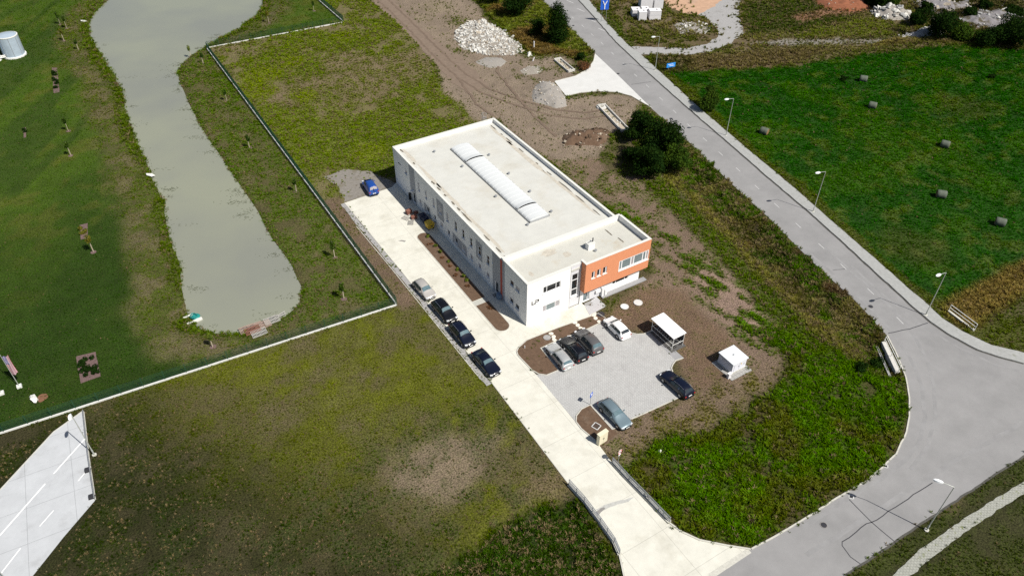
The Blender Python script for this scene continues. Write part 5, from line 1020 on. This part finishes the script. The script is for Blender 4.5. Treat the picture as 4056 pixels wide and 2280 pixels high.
# ------------------------------------------------------------------ white blocks by the gravel track
for i, (u0, u1, v, dy, h, lb) in enumerate(((1605,1627,54,2.2,2.1,'tall white block at the front left of the stack'),(1631,1663,52,2.0,2.2,'white block with a grey band at the front right'),(1589,1612,43,2.4,1.5,'low white block at the left end'),(1614,1633,45,2.2,1.9,'white block wedged between the front blocks'),(1609,1642,25,3.0,2.6,'biggest white block at the back of the group'),(1643,1668,24,2.2,2.2,'white block at the back right of the group'))):
    a, b_ = P(u0, v), P(u1, v); w_ = (b_-a).length*.92; c = (a+b_)/2; rz = R(-28); t = thing('white_block', lb, 'storage block', (c.x+dy/2*math.sin(-rz), c.y+dy/2*math.cos(rz), 0), rz, 'white blocks beside the gravel track')
    o = MB().box((0, 0, h/2+.05), (w_, dy, h)).build('body', M['boxwhite'], t); bv = o.modifiers.new('bevel', 'BEVEL'); bv.width = .08; bv.segments = 2
    MB().box((0, 0, h+.07), (w_*1.02, dy*1.02, .1)).build('lid', M['boxwhite'], t); MB().box((w_*.15, 0, h+.15), (.35, .3, .08)).build('cap', M['dark'], t)
    if i == 1: MB().box((0, 0, h*.62), (w_*1.012, dy*1.012, .16)).build('band', M['lgrey'], t)
# ------------------------------------------------------------------ hay bales
def bale(label, uv, rz):
    c = P(*uv); t = thing('hay_bale', label, 'hay bale', (c.x, c.y, .0), rz, 'round hay bales in the meadow'); Rt = Matrix.Rotation(PI/2, 3, 'Y')
    MB().lathe((0, 0, .62), [(.60, -.72), (.66, -.66), (.67, -.3), (.66, 0), (.67, .3), (.66, .66), (.60, .72)], 22, Rt).build('net_wrap', M['net'], t, 50)
    for s in (-1, 1): MB().lathe((s*.715, 0, .62), [(.0, s*.02), (.2, s*.035), (.4, s*.01), (.605, s*-.01)], 18, Rt).build('end', M['hay'], t)
for lb, uv, rz in (('net-wrapped hay bale closest to the street lamp and bush', (1921,337), -40), ('hay bale farthest up the meadow', (2170,205), -20), ('hay bale below the farthest one', (2193,272), -30), ('hay bale in the middle of the meadow', (2375,370), -35), ('hay bale directly below the middle one', (2365,496), -20), ('hay bale nearest the right edge of the meadow', (2513,566), -30)): bale(lb, uv, R(rz-30))
# ------------------------------------------------------------------ signs
def blue_sign(label, uv, zc, w_, h_, legs, rz, marks, m='skyblue', legh=None):
    c = P(*uv); t = thing('road_sign', label, 'sign', (c.x, c.y, 0), rz)
    for x_ in legs: MB().tube((x_, .03, -.2), (x_, .03, zc+h_/2-.05), .04, n=6).build('leg', M['steel'], t)
    MB().box((0, 0, zc), (w_, .04, h_)).build('panel', M[m], t)
    mb = MB()
    for x0, z0, x1, z1, th in marks: mb.tube((x0*w_/2, -.03, zc+z0*h_/2), (x1*w_/2, -.03, zc+z1*h_/2), th, n=4)
    mb.build('marking', M['signwhite'], t)
blue_sign('blue direction sign on two legs beside the road at the top', (1518,56), 4.2, 2.0, 2.4, (-.55, .55), R(-25), ((0, -.9, 0, -.1, .14), (0, -.1, -.5, .75, .13), (0, -.1, .5, .75, .13)), 'blue')
blue_sign('small light blue sign on two posts at the meadow corner', (1686,178), 1.25, 2.1, .95, (-.55, .55), R(-10), ((-.7, .35, .5, .35, .05), (-.4, -.3, .7, -.3, .05)))
c = P(1485, 1018); t = thing('parking_sign', 'blue parking sign at the corner of the near lot island', 'sign', (c.x, c.y, 0), R(25)); MB().tube((0, .03, 0), (0, .03, 2.1), .03, n=8).build('post', M['steel'], t); MB().box((0, 0, 1.8), (.6, .03, .62)).build('panel', M['blue'], t); MB().box((0, -.02, 1.86), (.26, .02, .26)).build('symbol', M['signwhite'], t)
c = P(1555, 1167); t = thing('road_sign', 'round white traffic sign with red ring beside the driveway railing', 'sign', (c.x, c.y, 0), R(15)); MB().tube((0, .03, 0), (0, .03, 2.4), .03, n=8).build('post', M['steel'], t); Rx = Matrix.Rotation(PI/2, 3, 'X')
MB().lathe((0, 0, 2.2), [(0, .02), (.34, .02), (.34, -.02), (0, -.02)], 20, Rx).build('disc', M['signwhite'], t); MB().lathe((0, 0, 2.2), [(.25, .03), (.33, .03), (.33, .022), (.25, .022)], 20, Rx).build('ring', M['signred'], t); MB().box((0, -.03, 2.2), (.22, .015, .14)).build('symbol', M['dark'], t); MB().box((0, 0, 1.72), (.4, .025, .22)).build('plate', M['signwhite'], t)
# ------------------------------------------------------------------ railings and culverts
def railing(label, pts, h, m, par_h=.25, par_w=.45, rails=(1.0, .55), step=1.6, wallm='kerb'):
    pts = [Vector(p) for p in pts]; t = thing('railing', label, 'railing', (pts[0].x, pts[0].y, 0)); o0 = pts[0]
    ribbon('parapet', [p-o0 for p in pts], par_w, -.6, par_h, M[wallm], t)
    tot = []
    for i in range(len(pts)-1):
        n = max(1, round((pts[i+1]-pts[i]).length/step)); tot += [pts[i].lerp(pts[i+1], k/n)-o0 for k in range(n)]
    tot.append(pts[-1]-o0)
    for p_ in tot: MB().tube((p_.x, p_.y, par_h), (p_.x, p_.y, h), .04, n=6).build('post', m, t)
    for r_ in rails:
        mb = MB()
        for i in range(len(pts)-1): a, b_ = pts[i]-o0, pts[i+1]-o0; mb.tube((a.x, a.y, par_h+(h-par_h)*r_), (b_.x, b_.y, par_h+(h-par_h)*r_), .045, n=6)
        mb.build('rail', m, t)
    return t
railing('grey metal railing on the field side of the driveway bridge', PP([(1431,1219),(1470,1262),(1510,1315),(1545,1365),(1558,1395)]), 1.0, M['steel'], .2, .4, (1.0, .6, .25))
railing('grey metal railing on the verge side of the driveway bridge', PP([(1540,1163),(1580,1207),(1630,1258),(1684,1314)]), .95, M['steel'], .22, .45, (1.0, .6, .25))
railing('white pipe railing above the culvert beside the bend', PP([(2222,862),(2258,938)]), 1.15, M['rail'], .22, .6, (1.0, .5), 3.4, 'stone')
railing('white pipe railing on the meadow side of the road bend', PP([(2385,783),(2450,832)]), 1.2, M['rail'], .2, .35, (1.0, .5), 3.0)
railing('low grey rail along the edge of the concrete yard', PP([(211,1036),(224,1150),(240,1256)]), .45, M['steel'], .1, .14, (1.0, .4), 2.2)
hw_ = PP([(2219,866),(2253,942)]); d_ = hw_[1]-hw_[0]; cc = (hw_[0]+hw_[1])/2
tag(MB().box((cc.x-.62, cc.y+.22, -.75), (d_.length, .3, 1.1), math.atan2(d_.y, d_.x)).build('culvert_headwall', M['stone3']), 'grey concrete culvert headwall below the white railing', 'culvert')
M['floor'] = mat('shelter_floor', (.09, .088, .085), .9, .2, 3)  # floor tone darkened, the shade under the roof put into it
# ------------------------------------------------------------------ bicycle shelter, kiosk, cabinets
t = thing('bicycle_shelter', 'white flat-roofed bicycle shelter beside the paved lot', 'bike shelter', (14.5, -11.5, 0))
o = MB().box((0, 0, 2.32), (2.1, 4.5, .08), 0).build('roof', M['shroof'], t); o.rotation_euler = (0, R(-2), 0)
for x_ in (-.9, .9):
    for y_ in (-2.05, 2.05): MB().tube((x_, y_, 0), (x_, y_, 2.3), .04, n=6).build('post', M['rail'], t)
MB().box((.92, 0, 1.2), (.05, 4.1, 1.9)).build('back_panel', M['dark'], t)
for z in (.35, 1.1): MB().tube((-.88, -2.05, z), (-.88, 2.05, z), .03, n=6).build('rail', M['rail'], t)
for y_ in (-2.05, 2.05): MB().tube((-.9, y_, .9), (.9, y_, .9), .03, n=6).build('side_rail', M['rail'], t)
for k in range(9):
    y_ = -1.7+k*.42; mb = MB(); pr = None
    for i in range(7): a = PI*i/6; p_ = (.15-.45*math.cos(a), y_, .1+.55*math.sin(a)); mb.tube(pr, p_, .02, n=5) if pr else None; pr = p_
    mb.build('bike_rack', M['steel'], t)
structure(MB().b2(13.3, 15.7, -13.9, -9.2, -.1, .05).build('shelter_floor', M['floor']))
for k, y_ in enumerate((-10.7, -12.3, -13.4)):
    t = thing('bicycle', ['dark bicycle at the far end of the shelter', 'dark bicycle in the middle of the shelter', 'bicycle sticking out at the near end of the shelter'][k], 'bicycle', (14.75, y_, .05), R(4*k)); Ry = Matrix.Rotation(PI/2, 3, 'X')
    for x_ in (-.52, .52): MB().lathe((x_, 0, .34), [(.30, -.02), (.34, -.02), (.34, .02), (.30, .02), (.30, -.02)], 18, Ry).build('wheel', M['tyre'], t)
    MB().tube((-.52, 0, .34), (-.1, 0, .32), .018, n=5).tube((-.1, 0, .32), (-.22, 0, .85), .02, n=5).tube((-.1, 0, .32), (.4, 0, .85), .02, n=5).tube((-.2, 0, .8), (.4, 0, .85), .02, n=5).tube((.52, 0, .34), (.38, 0, .98), .02, n=5).build('frame', M['steel'], t)
    MB().box((-.23, 0, .92), (.26, .14, .06)).build('saddle', M['black'], t); MB().tube((.36, -.28, 1.0), (.36, .28, 1.0), .018, n=5).build('handlebar', M['black'], t)
t = thing('transformer_kiosk', 'small white transformer kiosk with flat roof on a concrete pad', 'transformer', (18.35, -19.4, 0))
MB().box((0, 0, .82), (2.35, 2.4, 1.64)).build('body', M['kiosk'], t); MB().box((0, 0, 1.70), (2.6, 2.65, .12)).build('roof', M['kioskroof'], t); MB().box((0, 0, .1), (2.5, 2.55, .2)).build('base', M['kerb'], t)
for x_ in (-.45, .45): 
    d_ = MB().box((x_, -1.215, .9), (.85, .04, 1.35)).build('door', M['kiosk'], t); MB().box((x_+.3, -1.245, .95), (.05, .03, .2)).build('handle', M['dark'], d_)
MB().box((.25, -1.245, 1.2), (.18, .012, .18)).build('warning_sign', M['yellow'], t); MB().lathe((0, 0, 1.76), [(.1, 0), (.1, .1), (0, .14)], 10).build('lifting_lug', M['steel'], t)
for y_ in (-.7, .2): MB().box((-1.19, y_, 1.25), (.03, .6, .3)).build('louvre', M['lgrey'], t)
structure(MB().prism([(16.45, -17.9), (19.9, -17.9), (19.9, -21.5), (16.45, -21.5)], -.1, .06).build('kiosk_pad', add_lines(mat('kiosk_pad_slabs', (.30, .295, .28), .95, .2, 3), .5, .5, .03, .6)))
c = P(1833, 950); t = thing('cable_cabinet', 'small white cable cabinet at the corner of the kiosk pad', 'cabinet', (c.x, c.y, 0)); MB().box((0, 0, .4), (.5, .3, .8)).build('body', M['boxwhite'], t); MB().box((0, 0, .83), (.56, .36, .06)).build('lid', M['boxwhite'], t); MB().box((.15, -.16, .5), (.04, .03, .14)).build('handle', M['dark'], t)
t = thing('power_cabinet', 'cream metal power cabinet beside the driveway', 'cabinet', (-2.95, -20.75, 0), R(6)); MB().box((0, 0, .88), (1.3, .42, 1.66)).build('body', M['cream'], t); MB().prism([(-.68, -.25), (.68, -.25), (.68, .25), (-.68, .25)], 1.71, 1.79).build('lid', M['cream'], t)
for x_ in (-.32, .32): d_ = MB().box((x_, -.222, .92), (.60, .02, 1.48)).build('door', M['cream'], t); MB().box((x_*.2, -.245, .95), (.04, .03, .2)).build('handle', M['dark'], d_)
MB().box((0, 0, .04), (1.2, .36, .08)).build('plinth', M['kerb'], t)
# ------------------------------------------------------------------ bins and stacks by the hall
t = thing('waste_container', 'yellow four-wheeled waste container beside the hall wall', 'waste bin', (-1.0, 26.6, .035), R(4))
mb = MB(); v = []
for z, s in ((.22, .82), (1.02, 1.0)): v += [(x_*s, y_*s, z) for x_, y_ in ((-.6, -.55), (.6, -.55), (.6, .55), (-.6, .55))]
MB().add(v, [(3, 2, 1, 0), (4, 5, 6, 7), (0, 1, 5, 4), (1, 2, 6, 5), (2, 3, 7, 6), (3, 0, 4, 7)]).build('body', M['yellow'], t)
v = []
for i in range(7): a = PI*i/6; v += [(-.63*math.cos(a), -.58, 1.03+.2*math.sin(a)), (-.63*math.cos(a), .58, 1.03+.2*math.sin(a))]
MB().add(v, [(2*i, 2*i+1, 2*i+3, 2*i+2) for i in range(6)]+[tuple(range(0, 14, 2)), tuple(range(13, 0, -2))]).build('lid', M['yellow'], t)
for x_ in (-.42, .42):
    for y_ in (-.4, .4): MB().lathe((x_, y_, .1), [(0, -.03), (.1, -.03), (.1, .03), (0, .03)], 12, Rx).build('wheel', M['black'], t)
MB().box((.05, -.56, .72), (.22, .02, .16)).build('label_plate', M['dark'], t)
for k, (x_, y_) in enumerate(((-.95, 28.25), (-.9, 29.25))):
    t = thing('waste_bin', ['dark navy waste bin behind the yellow container', 'dark navy waste bin next to the brick stacks'][k], 'waste bin', (x_, y_, .035), R(5)); v = []
    for z, s in ((.1, .8), (.95, 1.0)): v += [(a*s, b_*s, z) for a, b_ in ((-.45, -.38), (.45, -.38), (.45, .38), (-.45, .38))]
    MB().add(v, [(3, 2, 1, 0), (4, 5, 6, 7), (0, 1, 5, 4), (1, 2, 6, 5), (2, 3, 7, 6), (3, 0, 4, 7)]).build('body', M['bluebin'], t); MB().box((0, 0, .99), (.98, .84, .08)).build('lid', M['bluebin'], t)
    for y2 in (-.3, .3): MB().lathe((.3, y2, .1), [(0, -.03), (.1, -.03), (.1, .03), (0, .03)], 12, Rx).build('wheel', M['black'], t)
BRK = MB().box((0, 0, 0), (.3, .14, .12)).mesh('brick'); BRK.materials.append(M['brick'])
PLK = MB().box((0, 0, 0), (1.0, .1, .03)).mesh('slat'); PLK.materials.append(M['timber'])
def pallet(label, loc, rz, m='timber', group='wooden pallets', w_=1.2, l_=.9, n=7, z=.0, name='pallet'):
    t = thing(name, label, 'pallet', (loc[0], loc[1], z), rz, group)
    for y_ in (-w_/2+.06, 0, w_/2-.06): MB().box((0, y_, .06), (l_, .1, .1)).build('bearer', M[m], t)
    for k in range(n): MB().box((-l_/2+.06+k*(l_-.12)/(n-1), 0, .125), (.075, w_, .025)).build('slat', M[m], t)
    return t
for k, (x_, y_, rz, nx_, ny_, nz_, lb) in enumerate(((-2.1, 31.8, 5, 3, 4, 5, 'brown brick stack farthest from the yellow bin'), (-2.0, 30.2, -8, 3, 4, 4, 'brown brick stack nearest the bins'), (-1.15, 31.2, 3, 2, 3, 3, 'low brown brick stack against the hall wall'))):
    pallet(['wooden pallet under the far brick stack', 'wooden pallet under the near brick stack', 'wooden pallet under the low brick stack'][k], (x_, y_), R(rz), z=.035)
    t = thing('brick_stack', lb, 'bricks', (x_, y_, .18), R(rz)); rg = random.Random(k)
    for i in range(nx_):
        for j in range(ny_):
            for q in range(nz_ if rg.random() > .25 else nz_-1): o = link('brick', BRK, None, t); o.location = ((i-(nx_-1)/2)*.31, (j-(ny_-1)/2)*.16+.12*(q % 2), .06+q*.125); o.rotation_euler = (0, 0, rg.uniform(-.08, .08)); o.scale = (1, 1.1, 1)
pallet('empty grey pallet lying on the driveway beside the brick stacks', (-3.1, 30.9), R(25), z=.035); pallet('broken grey pallet at the edge of the driveway', (-2.95, 29.4), R(-30), z=.035)
# ------------------------------------------------------------------ small covers and stones
def cover(name, label, uv, r, m, z=.04, ring=None, cat='manhole cover'):
    c = P(*uv); t = thing(name, label, cat, (c.x, c.y, max(z-.03, 0))); MB().lathe((0, 0, 0), [(r*.82, .0), (r*.82, .035), (0, .038)], 20).build('lid', M[m], t); MB().lathe((0, 0, 0), [(r, -.02), (r, .045), (r*.84, .045), (r*.84, 0)], 20).build('ring', M[ring or m], t)
cover('manhole_cover', 'pale round concrete cover nearest the kiosk', (1605,762), .62, 'concrete2', .12); cover('manhole_cover', 'pale round cover with grey lid in the soil by the entrance', (1571,772), .58, 'lgrey', .12, 'concrete2'); cover('manhole_cover', 'dark round cover beside the white hatchback', (1511,791), .55, 'dark', .1); cover('manhole_cover', 'grey round cover in the planting bed by the silver estate', (1376,850), .5, 'gravel', .12)
for i, (u, v, lb) in enumerate(((1688,299,'round manhole in the road level with the drain channel'),(1442,65,'round manhole in the road beside the columnar tree'),(1555,186,'round manhole at the joint of road and apron'),(2190,771,'round manhole before the road bend'),(2072,1320,'round manhole on the road near the cracks'),(2013,1320,'small round cover near the driveway mouth'))[:5]): cover('manhole_cover', lb, (u, v), .38, 'dark' if i != 5 else 'tar', .03, 'stain')
def grate(label, uv, s, rz, z=.07):
    c = P(*uv); t = thing('drain_grate', label, 'drain grate', (c.x, c.y, z), rz)
    for a, b_, w_, l_ in ((-s/2, 0, .09, s), (s/2, 0, .09, s), (0, -s/2, s, .09), (0, s/2, s, .09)): MB().box((a, b_, 0), (w_, l_, .06)).build('frame', M['concrete2'], t)
    for k in range(6): MB().box((-s/2+.1+k*(s-.2)/5, 0, -.01), (.05, s-.1, .03)).build('bar', M['dark'], t)
    MB().box((0, 0, -.03), (s-.05, s-.05, .02)).build('pit', M['black'], t)
grate('square drain grate with pale frame in the near lot island', (1500,1072), .8, R(20)); grate('square grate on the path before the side door', (1247,743), .85, 0, .05); grate('kerb drain at the edge of the wide road', (2141,1249), .45, R(40), .025); grate('kerb drain by the driveway mouth corner', (2228,1172), .4, R(40), .025)
tag(MB().box((9.75, -.62, .075), (1.1, .6, .03)).build('door_mat', M['gravel']), 'grey door mat on the entrance slab', 'door mat')
SS = MB().lathe((0, 0, 0), [(.2, -.04), (.22, .02), (.17, .05), (0, .055)], 9).mesh('stepping_stone'); SS.materials.append(mat('stepping_stone', (.62, .58, .50), .9, .12, 5))
for i, (u, v) in enumerate(((822,278),(840,308),(878,342),(632,352),(660,378),(690,408),(392,463),(418,494),(425,525))):
    c = P(1288+u/4, 724+v/4); o = link('stepping_stone', SS); o.location = (c.x, c.y, .075); o.rotation_euler = (0, 0, i); o.scale = (1.6, 1.3, 1)
    tag(o, ('far', 'middle', 'near')[i % 3]+' stepping stone of the three '+('beside the white hatchback', 'behind the grey-brown off-roader', 'above the silver estate car')[i//3], 'stepping stone', 'stepping stones in the planting bed')
tag(MB().box((*P(1660,1134).to_2d(), .12), (.35, .3, .2), .4, .6).build('litter', M['foam']), 'scrap of white litter in the weeds right of the round sign', 'litter')
# ------------------------------------------------------------------ pond side: jetty of pallets, floats, tanks
JET = ((622,828,14,'worn brown pallet at the water side of the pond jetty','wood'),(642,822,14,'brown pallet in the middle of the pond jetty','wood'),(662,818,14,'brown pallet joining the two jetty ends','wood'),(684,806,14,'pallet at the right end of the jetty','timber'),(652,838,14,'grey pallet nearest the fence','timber'),(636,832,14,'reddish pallet under the jetty corner','brick'))
for i, (u, v, rz, lb, m) in enumerate(JET):
    c = P(u, v, .0); pallet(lb, (c.x, c.y), R(rz-13), m, 'pallets of the pond jetty', 1.35, 2.0, 12, .0+.02*i, 'jetty_pallet')
c = P(702, 796); t = thing('plank', 'two loose planks lying off the right end of the jetty', 'planks', (c.x, c.y, -.02), R(10)); MB().box((0, 0, .05), (2.0, .18, .05)).build('board', M['timber'], t); MB().box((.2, .3, .05), (1.8, .16, .05), R(8)).build('board', M['timber'], t)
c = P(478, 800); t = thing('pond_float', 'white and turquoise plastic float in the pond corner', 'float', (c.x, c.y, -.3), R(8))
for a, b_, w_, l_ in ((-1.0, 0, .35, 1.6), (0, .75, 1.6, .3), (.2, -.75, 2.2, .3)): MB().box((a, b_, .1), (w_, l_, .3)).build('beam', M['foam'], t)
MB().lathe((.75, 0, .1), [(.55, 0), (.6, .1), (.5, .2), (0, .22)], 14).build('basin', M['turq'], t)
mb = MB(); pr = None
for i in range(26): a = i*.7; p_ = Vector((.55+.55*math.cos(a)*(1-.02*i), .55*math.sin(a), .34+.01*i)); mb.tube(pr, p_, .03, n=5) if pr else None; pr = p_
mb.build('hose', M['turq'], t)
for k, (u, v, lb) in enumerate(((210, 54, 'white foam board on the far left bank of the pond'), (378, 441, 'white foam board at the left water edge midway down'))):
    c = P(u, v); o = MB().prism([(-.9, .25), (.2, .35), (.95, -.05), (.4, -.4), (-.5, -.2)], 0, .14).build('foam_board', M['foam']); o.location = (c.x, c.y, .02); o.rotation_euler = (R(6), 0, R(-40)); tag(o, lb, 'foam board', 'foam boards at the pond')
for k, (x_, y_, lb) in enumerate(((-50.3, 132.6, 'tall upright steel tank on a white base at the lawn edge'), (-55.1, 132.4, 'second steel tank cut by the left edge'))):
    t = thing('steel_tank', lb, 'tank', (x_, y_, 0), 0, 'steel tanks on the lawn'); MB().lathe((0, 0, 0), [(2.1, .3), (2.1, 4.5), (2.0, 4.6), (1.2, 4.75), (0, 4.85)], 32).build('shell', M['tank'], t, 30); MB().lathe((0, 0, 0), [(2.35, 0), (2.35, .3), (2.0, .32)], 32).build('base', M['tankbase'], t); MB().lathe((0, 0, 0), [(2.1, 4.45), (2.16, 4.45), (2.16, 4.62), (2.0, 4.64)], 32).build('rim', M['tankbase'], t)
    for a in range(8): t_ = a*PI/4; MB().box((2.12*math.cos(t_), 2.12*math.sin(t_), 2.4), (.05, .07, 4.1), t_).build('seam', M['steel'], t)
t = thing('pipe_bridge', 'white pipe linking the two steel tanks', 'pipe', (-52.7, 131.2, .9)); MB().tube((-.6, 0, 0), (.7, 0, 0), .12).build('pipe', M['tankbase'], t); MB().tube((-.6, 0, -.35), (.7, 0, -.35), .12).build('pipe', M['tankbase'], t)
# flower beds on the lawn
def flowerbed(label, pts, n, leaf, seed):
    p_ = [tuple(a) for a in PP(pts)]; cx = sum(a[0] for a in p_)/len(p_); cy = sum(a[1] for a in p_)/len(p_); t = thing('flower_bed', label, 'flower bed', (cx, cy, 0)); MB().prism(resample([(a[0]-cx, a[1]-cy) for a in p_], .6, .08), -.1, .06).build('mulch', M['mulch'], t)
    rg = np.random.default_rng(seed)
    for k in range(n):
        f, g_ = rg.uniform(.1, .9), rg.uniform(.15, .85); a = Vector(p_[0]).lerp(Vector(p_[1]), f); b_ = Vector(p_[3]).lerp(Vector(p_[2]), f); c = a.lerp(b_, g_)
        o = link('shrub', leaves(70, [(0, 0, .25, .35, .35, .28)], .13, rg), M[leaf], t); o.location = (c.x-cx, c.y-cy, .05)
flowerbed('long narrow flower bed on the far lawn', [(131,171),(144,171),(150,232),(135,235)], 14, 'leafdark', 1); flowerbed('square mulched flower bed with rose bushes near the lower fence', [(192,897),(240,885),(254,945),(203,964)], 20, 'leafdark', 2); flowerbed('small mulched bed beside the yellowing sapling', [(200,567),(220,562),(221,598),(203,603)], 5, 'leafyel', 3); flowerbed('narrow mulch strip at the left edge of the lawn', [(58,322),(65,321),(66,345),(60,347)], 2, 'leafdark', 4)
# flags, boulder
def flagpole(label, uv, flag):
    c = P(*uv); t = thing('flagpole', label, 'flagpole', (c.x, c.y, 0)); MB().tube((0, 0, 0), (0, 0, 6.2), .05, .03).build('pole', M['pole'], t); MB().box((0, 0, .15), (.55, .55, .3)).build('base', M['foam'], t)
    if flag:
        fl_ = thing('flag', 'faded stars and stripes flag hanging on the left lawn pole', 'flag', (c.x, c.y, 2.1), R(10))
        nx_, nz_ = 14, 13; W_, H_ = .62, 3.0        # hoist hangs from the top, stripes run downwards
        def fp(u, v): return (.06+W_*u*(1-.12*math.sin(v*3)), .16*math.sin(u*7+v*2), H_*(1-v)+.2*u*0)
        for i in range(13):
            mb = MB()
            for j in range(14): mb.add([fp(i/13, j/14), fp((i+1)/13, j/14), fp((i+1)/13, (j+1)/14), fp(i/13, (j+1)/14)], [(0, 1, 2, 3)])
            mb.build('stripe', M['flagred' if i % 2 == 0 else 'flagwhite'], fl_)
        mb = MB(); 
        for i in range(7):
            for j in range(6): q_ = [fp(a/13, b_/14) for a, b_ in ((i, j), (i+1, j), (i+1, j+1), (i, j+1))]; mb.add([(a, b_-.012, c_) for a, b_, c_ in q_]+[(a, b_+.012, c_) for a, b_, c_ in q_], [(0, 1, 2, 3), (7, 6, 5, 4)])
        cn = mb.build('canton', M['flagblue'], fl_); mb = MB()
        for i in range(5):
            for j in range(6): a, b_, c_ = fp((i+1)*7/6/13, (j+.6)*6/6.5/14); mb.box((a, b_, c_), (.05, .05, .05), .6)
        mb.build('stars', M['flagwhite'], cn)
flagpole('flagpole with a white block base on the lower left lawn', (50, 973), True); flagpole('second flagpole base at the left image edge', (5, 990), False)
o = link('boulder', rock(5, 2), M['foam']); o.location = (*P(88, 1006).to_2d(), .3); o.scale = (.4, .8, .55); o.rotation_euler = (0, 0, .3); tag(o, 'white upright boulder beside the brown dirt patch on the lawn', 'boulder')
structure(MB().prism(smooth_closed([tuple(p) for p in PP([(92,1000),(105,990),(120,990),(122,998),(112,1006),(98,1014)])], 2), -.1, .05).build('dirt_patch', mat('red_dirt', (.17, .085, .05), .97, .3, 4)))
for k, (u, v, lb) in enumerate(((222, 1184, 'dark ground spotlight box at the upper part of the yard edge'), (232, 1251, 'dark ground spotlight box at the yard corner'))):
    c = P(u, v); t = thing('spotlight_box', lb, 'floodlight', (c.x, c.y, .03), R(-8)); MB().box((0, 0, .25), (.55, .4, .35), 0, .85).build('housing', M['dark'], t); MB().box((0, 0, .05), (.65, .45, .1)).build('base', M['black'], t)
# pond weed: thin floating blades along the margins (one uncountable mass)
rg = np.random.default_rng(5); v = []; f = []
pts = PP(POND_L[3:]+POND_R[:-8], WATER_Z)
pn_ = [tuple(q) for q in POND]
for i in range(len(pts)-1):
    a, b_ = pts[i], pts[i+1]; L_ = (b_-a).length
    for k in range(int(L_/1.6)+1):
        if rg.random() < (.18 if i < 22 else .34):
            p_ = a.lerp(b_, rg.random()); ang = rg.uniform(0, 6.3); ex = rg.uniform(.5, 1.9); nq = int(rg.uniform(12, 48))
            for _ in range(int(rg.uniform(1, 3.5))):
                cx_, cy_ = p_.x+rg.normal()*1.0, p_.y+rg.normal()*1.0; qs = np.stack([cx_+rg.normal(size=nq)*ex*.8, cy_+rg.normal(size=nq)*.35], 1); c_, s_2 = math.cos(-.5), math.sin(-.5)
                dx_, dy_ = qs[:, 0]-cx_, qs[:, 1]-cy_; qx, qy = cx_+c_*dx_-s_2*dy_, cy_+s_2*dx_+c_*dy_; ok = sdist(pn_, qx, qy) > .1
                for q0, q1 in zip(qx[ok], qy[ok]):
                    an = rg.normal()*.7-.5; l_ = rg.uniform(.15, .5); dx, dy = math.cos(an)*l_, math.sin(an)*l_; n_ = len(v); w_ = .045
                    v += [(q0-dy*w_/l_, q1+dx*w_/l_, WATER_Z+.006), (q0+dy*w_/l_, q1-dx*w_/l_, WATER_Z+.006), (q0+dx, q1+dy, WATER_Z+.012+rg.uniform(0, .06))]; f.append((n_, n_+1, n_+2))
o = MB().add(v, f).build('pond_weed', M['weed']); o['kind'] = 'stuff'; o['label'] = 'dark weed floating along the pond margins'; o['category'] = 'pond weed'
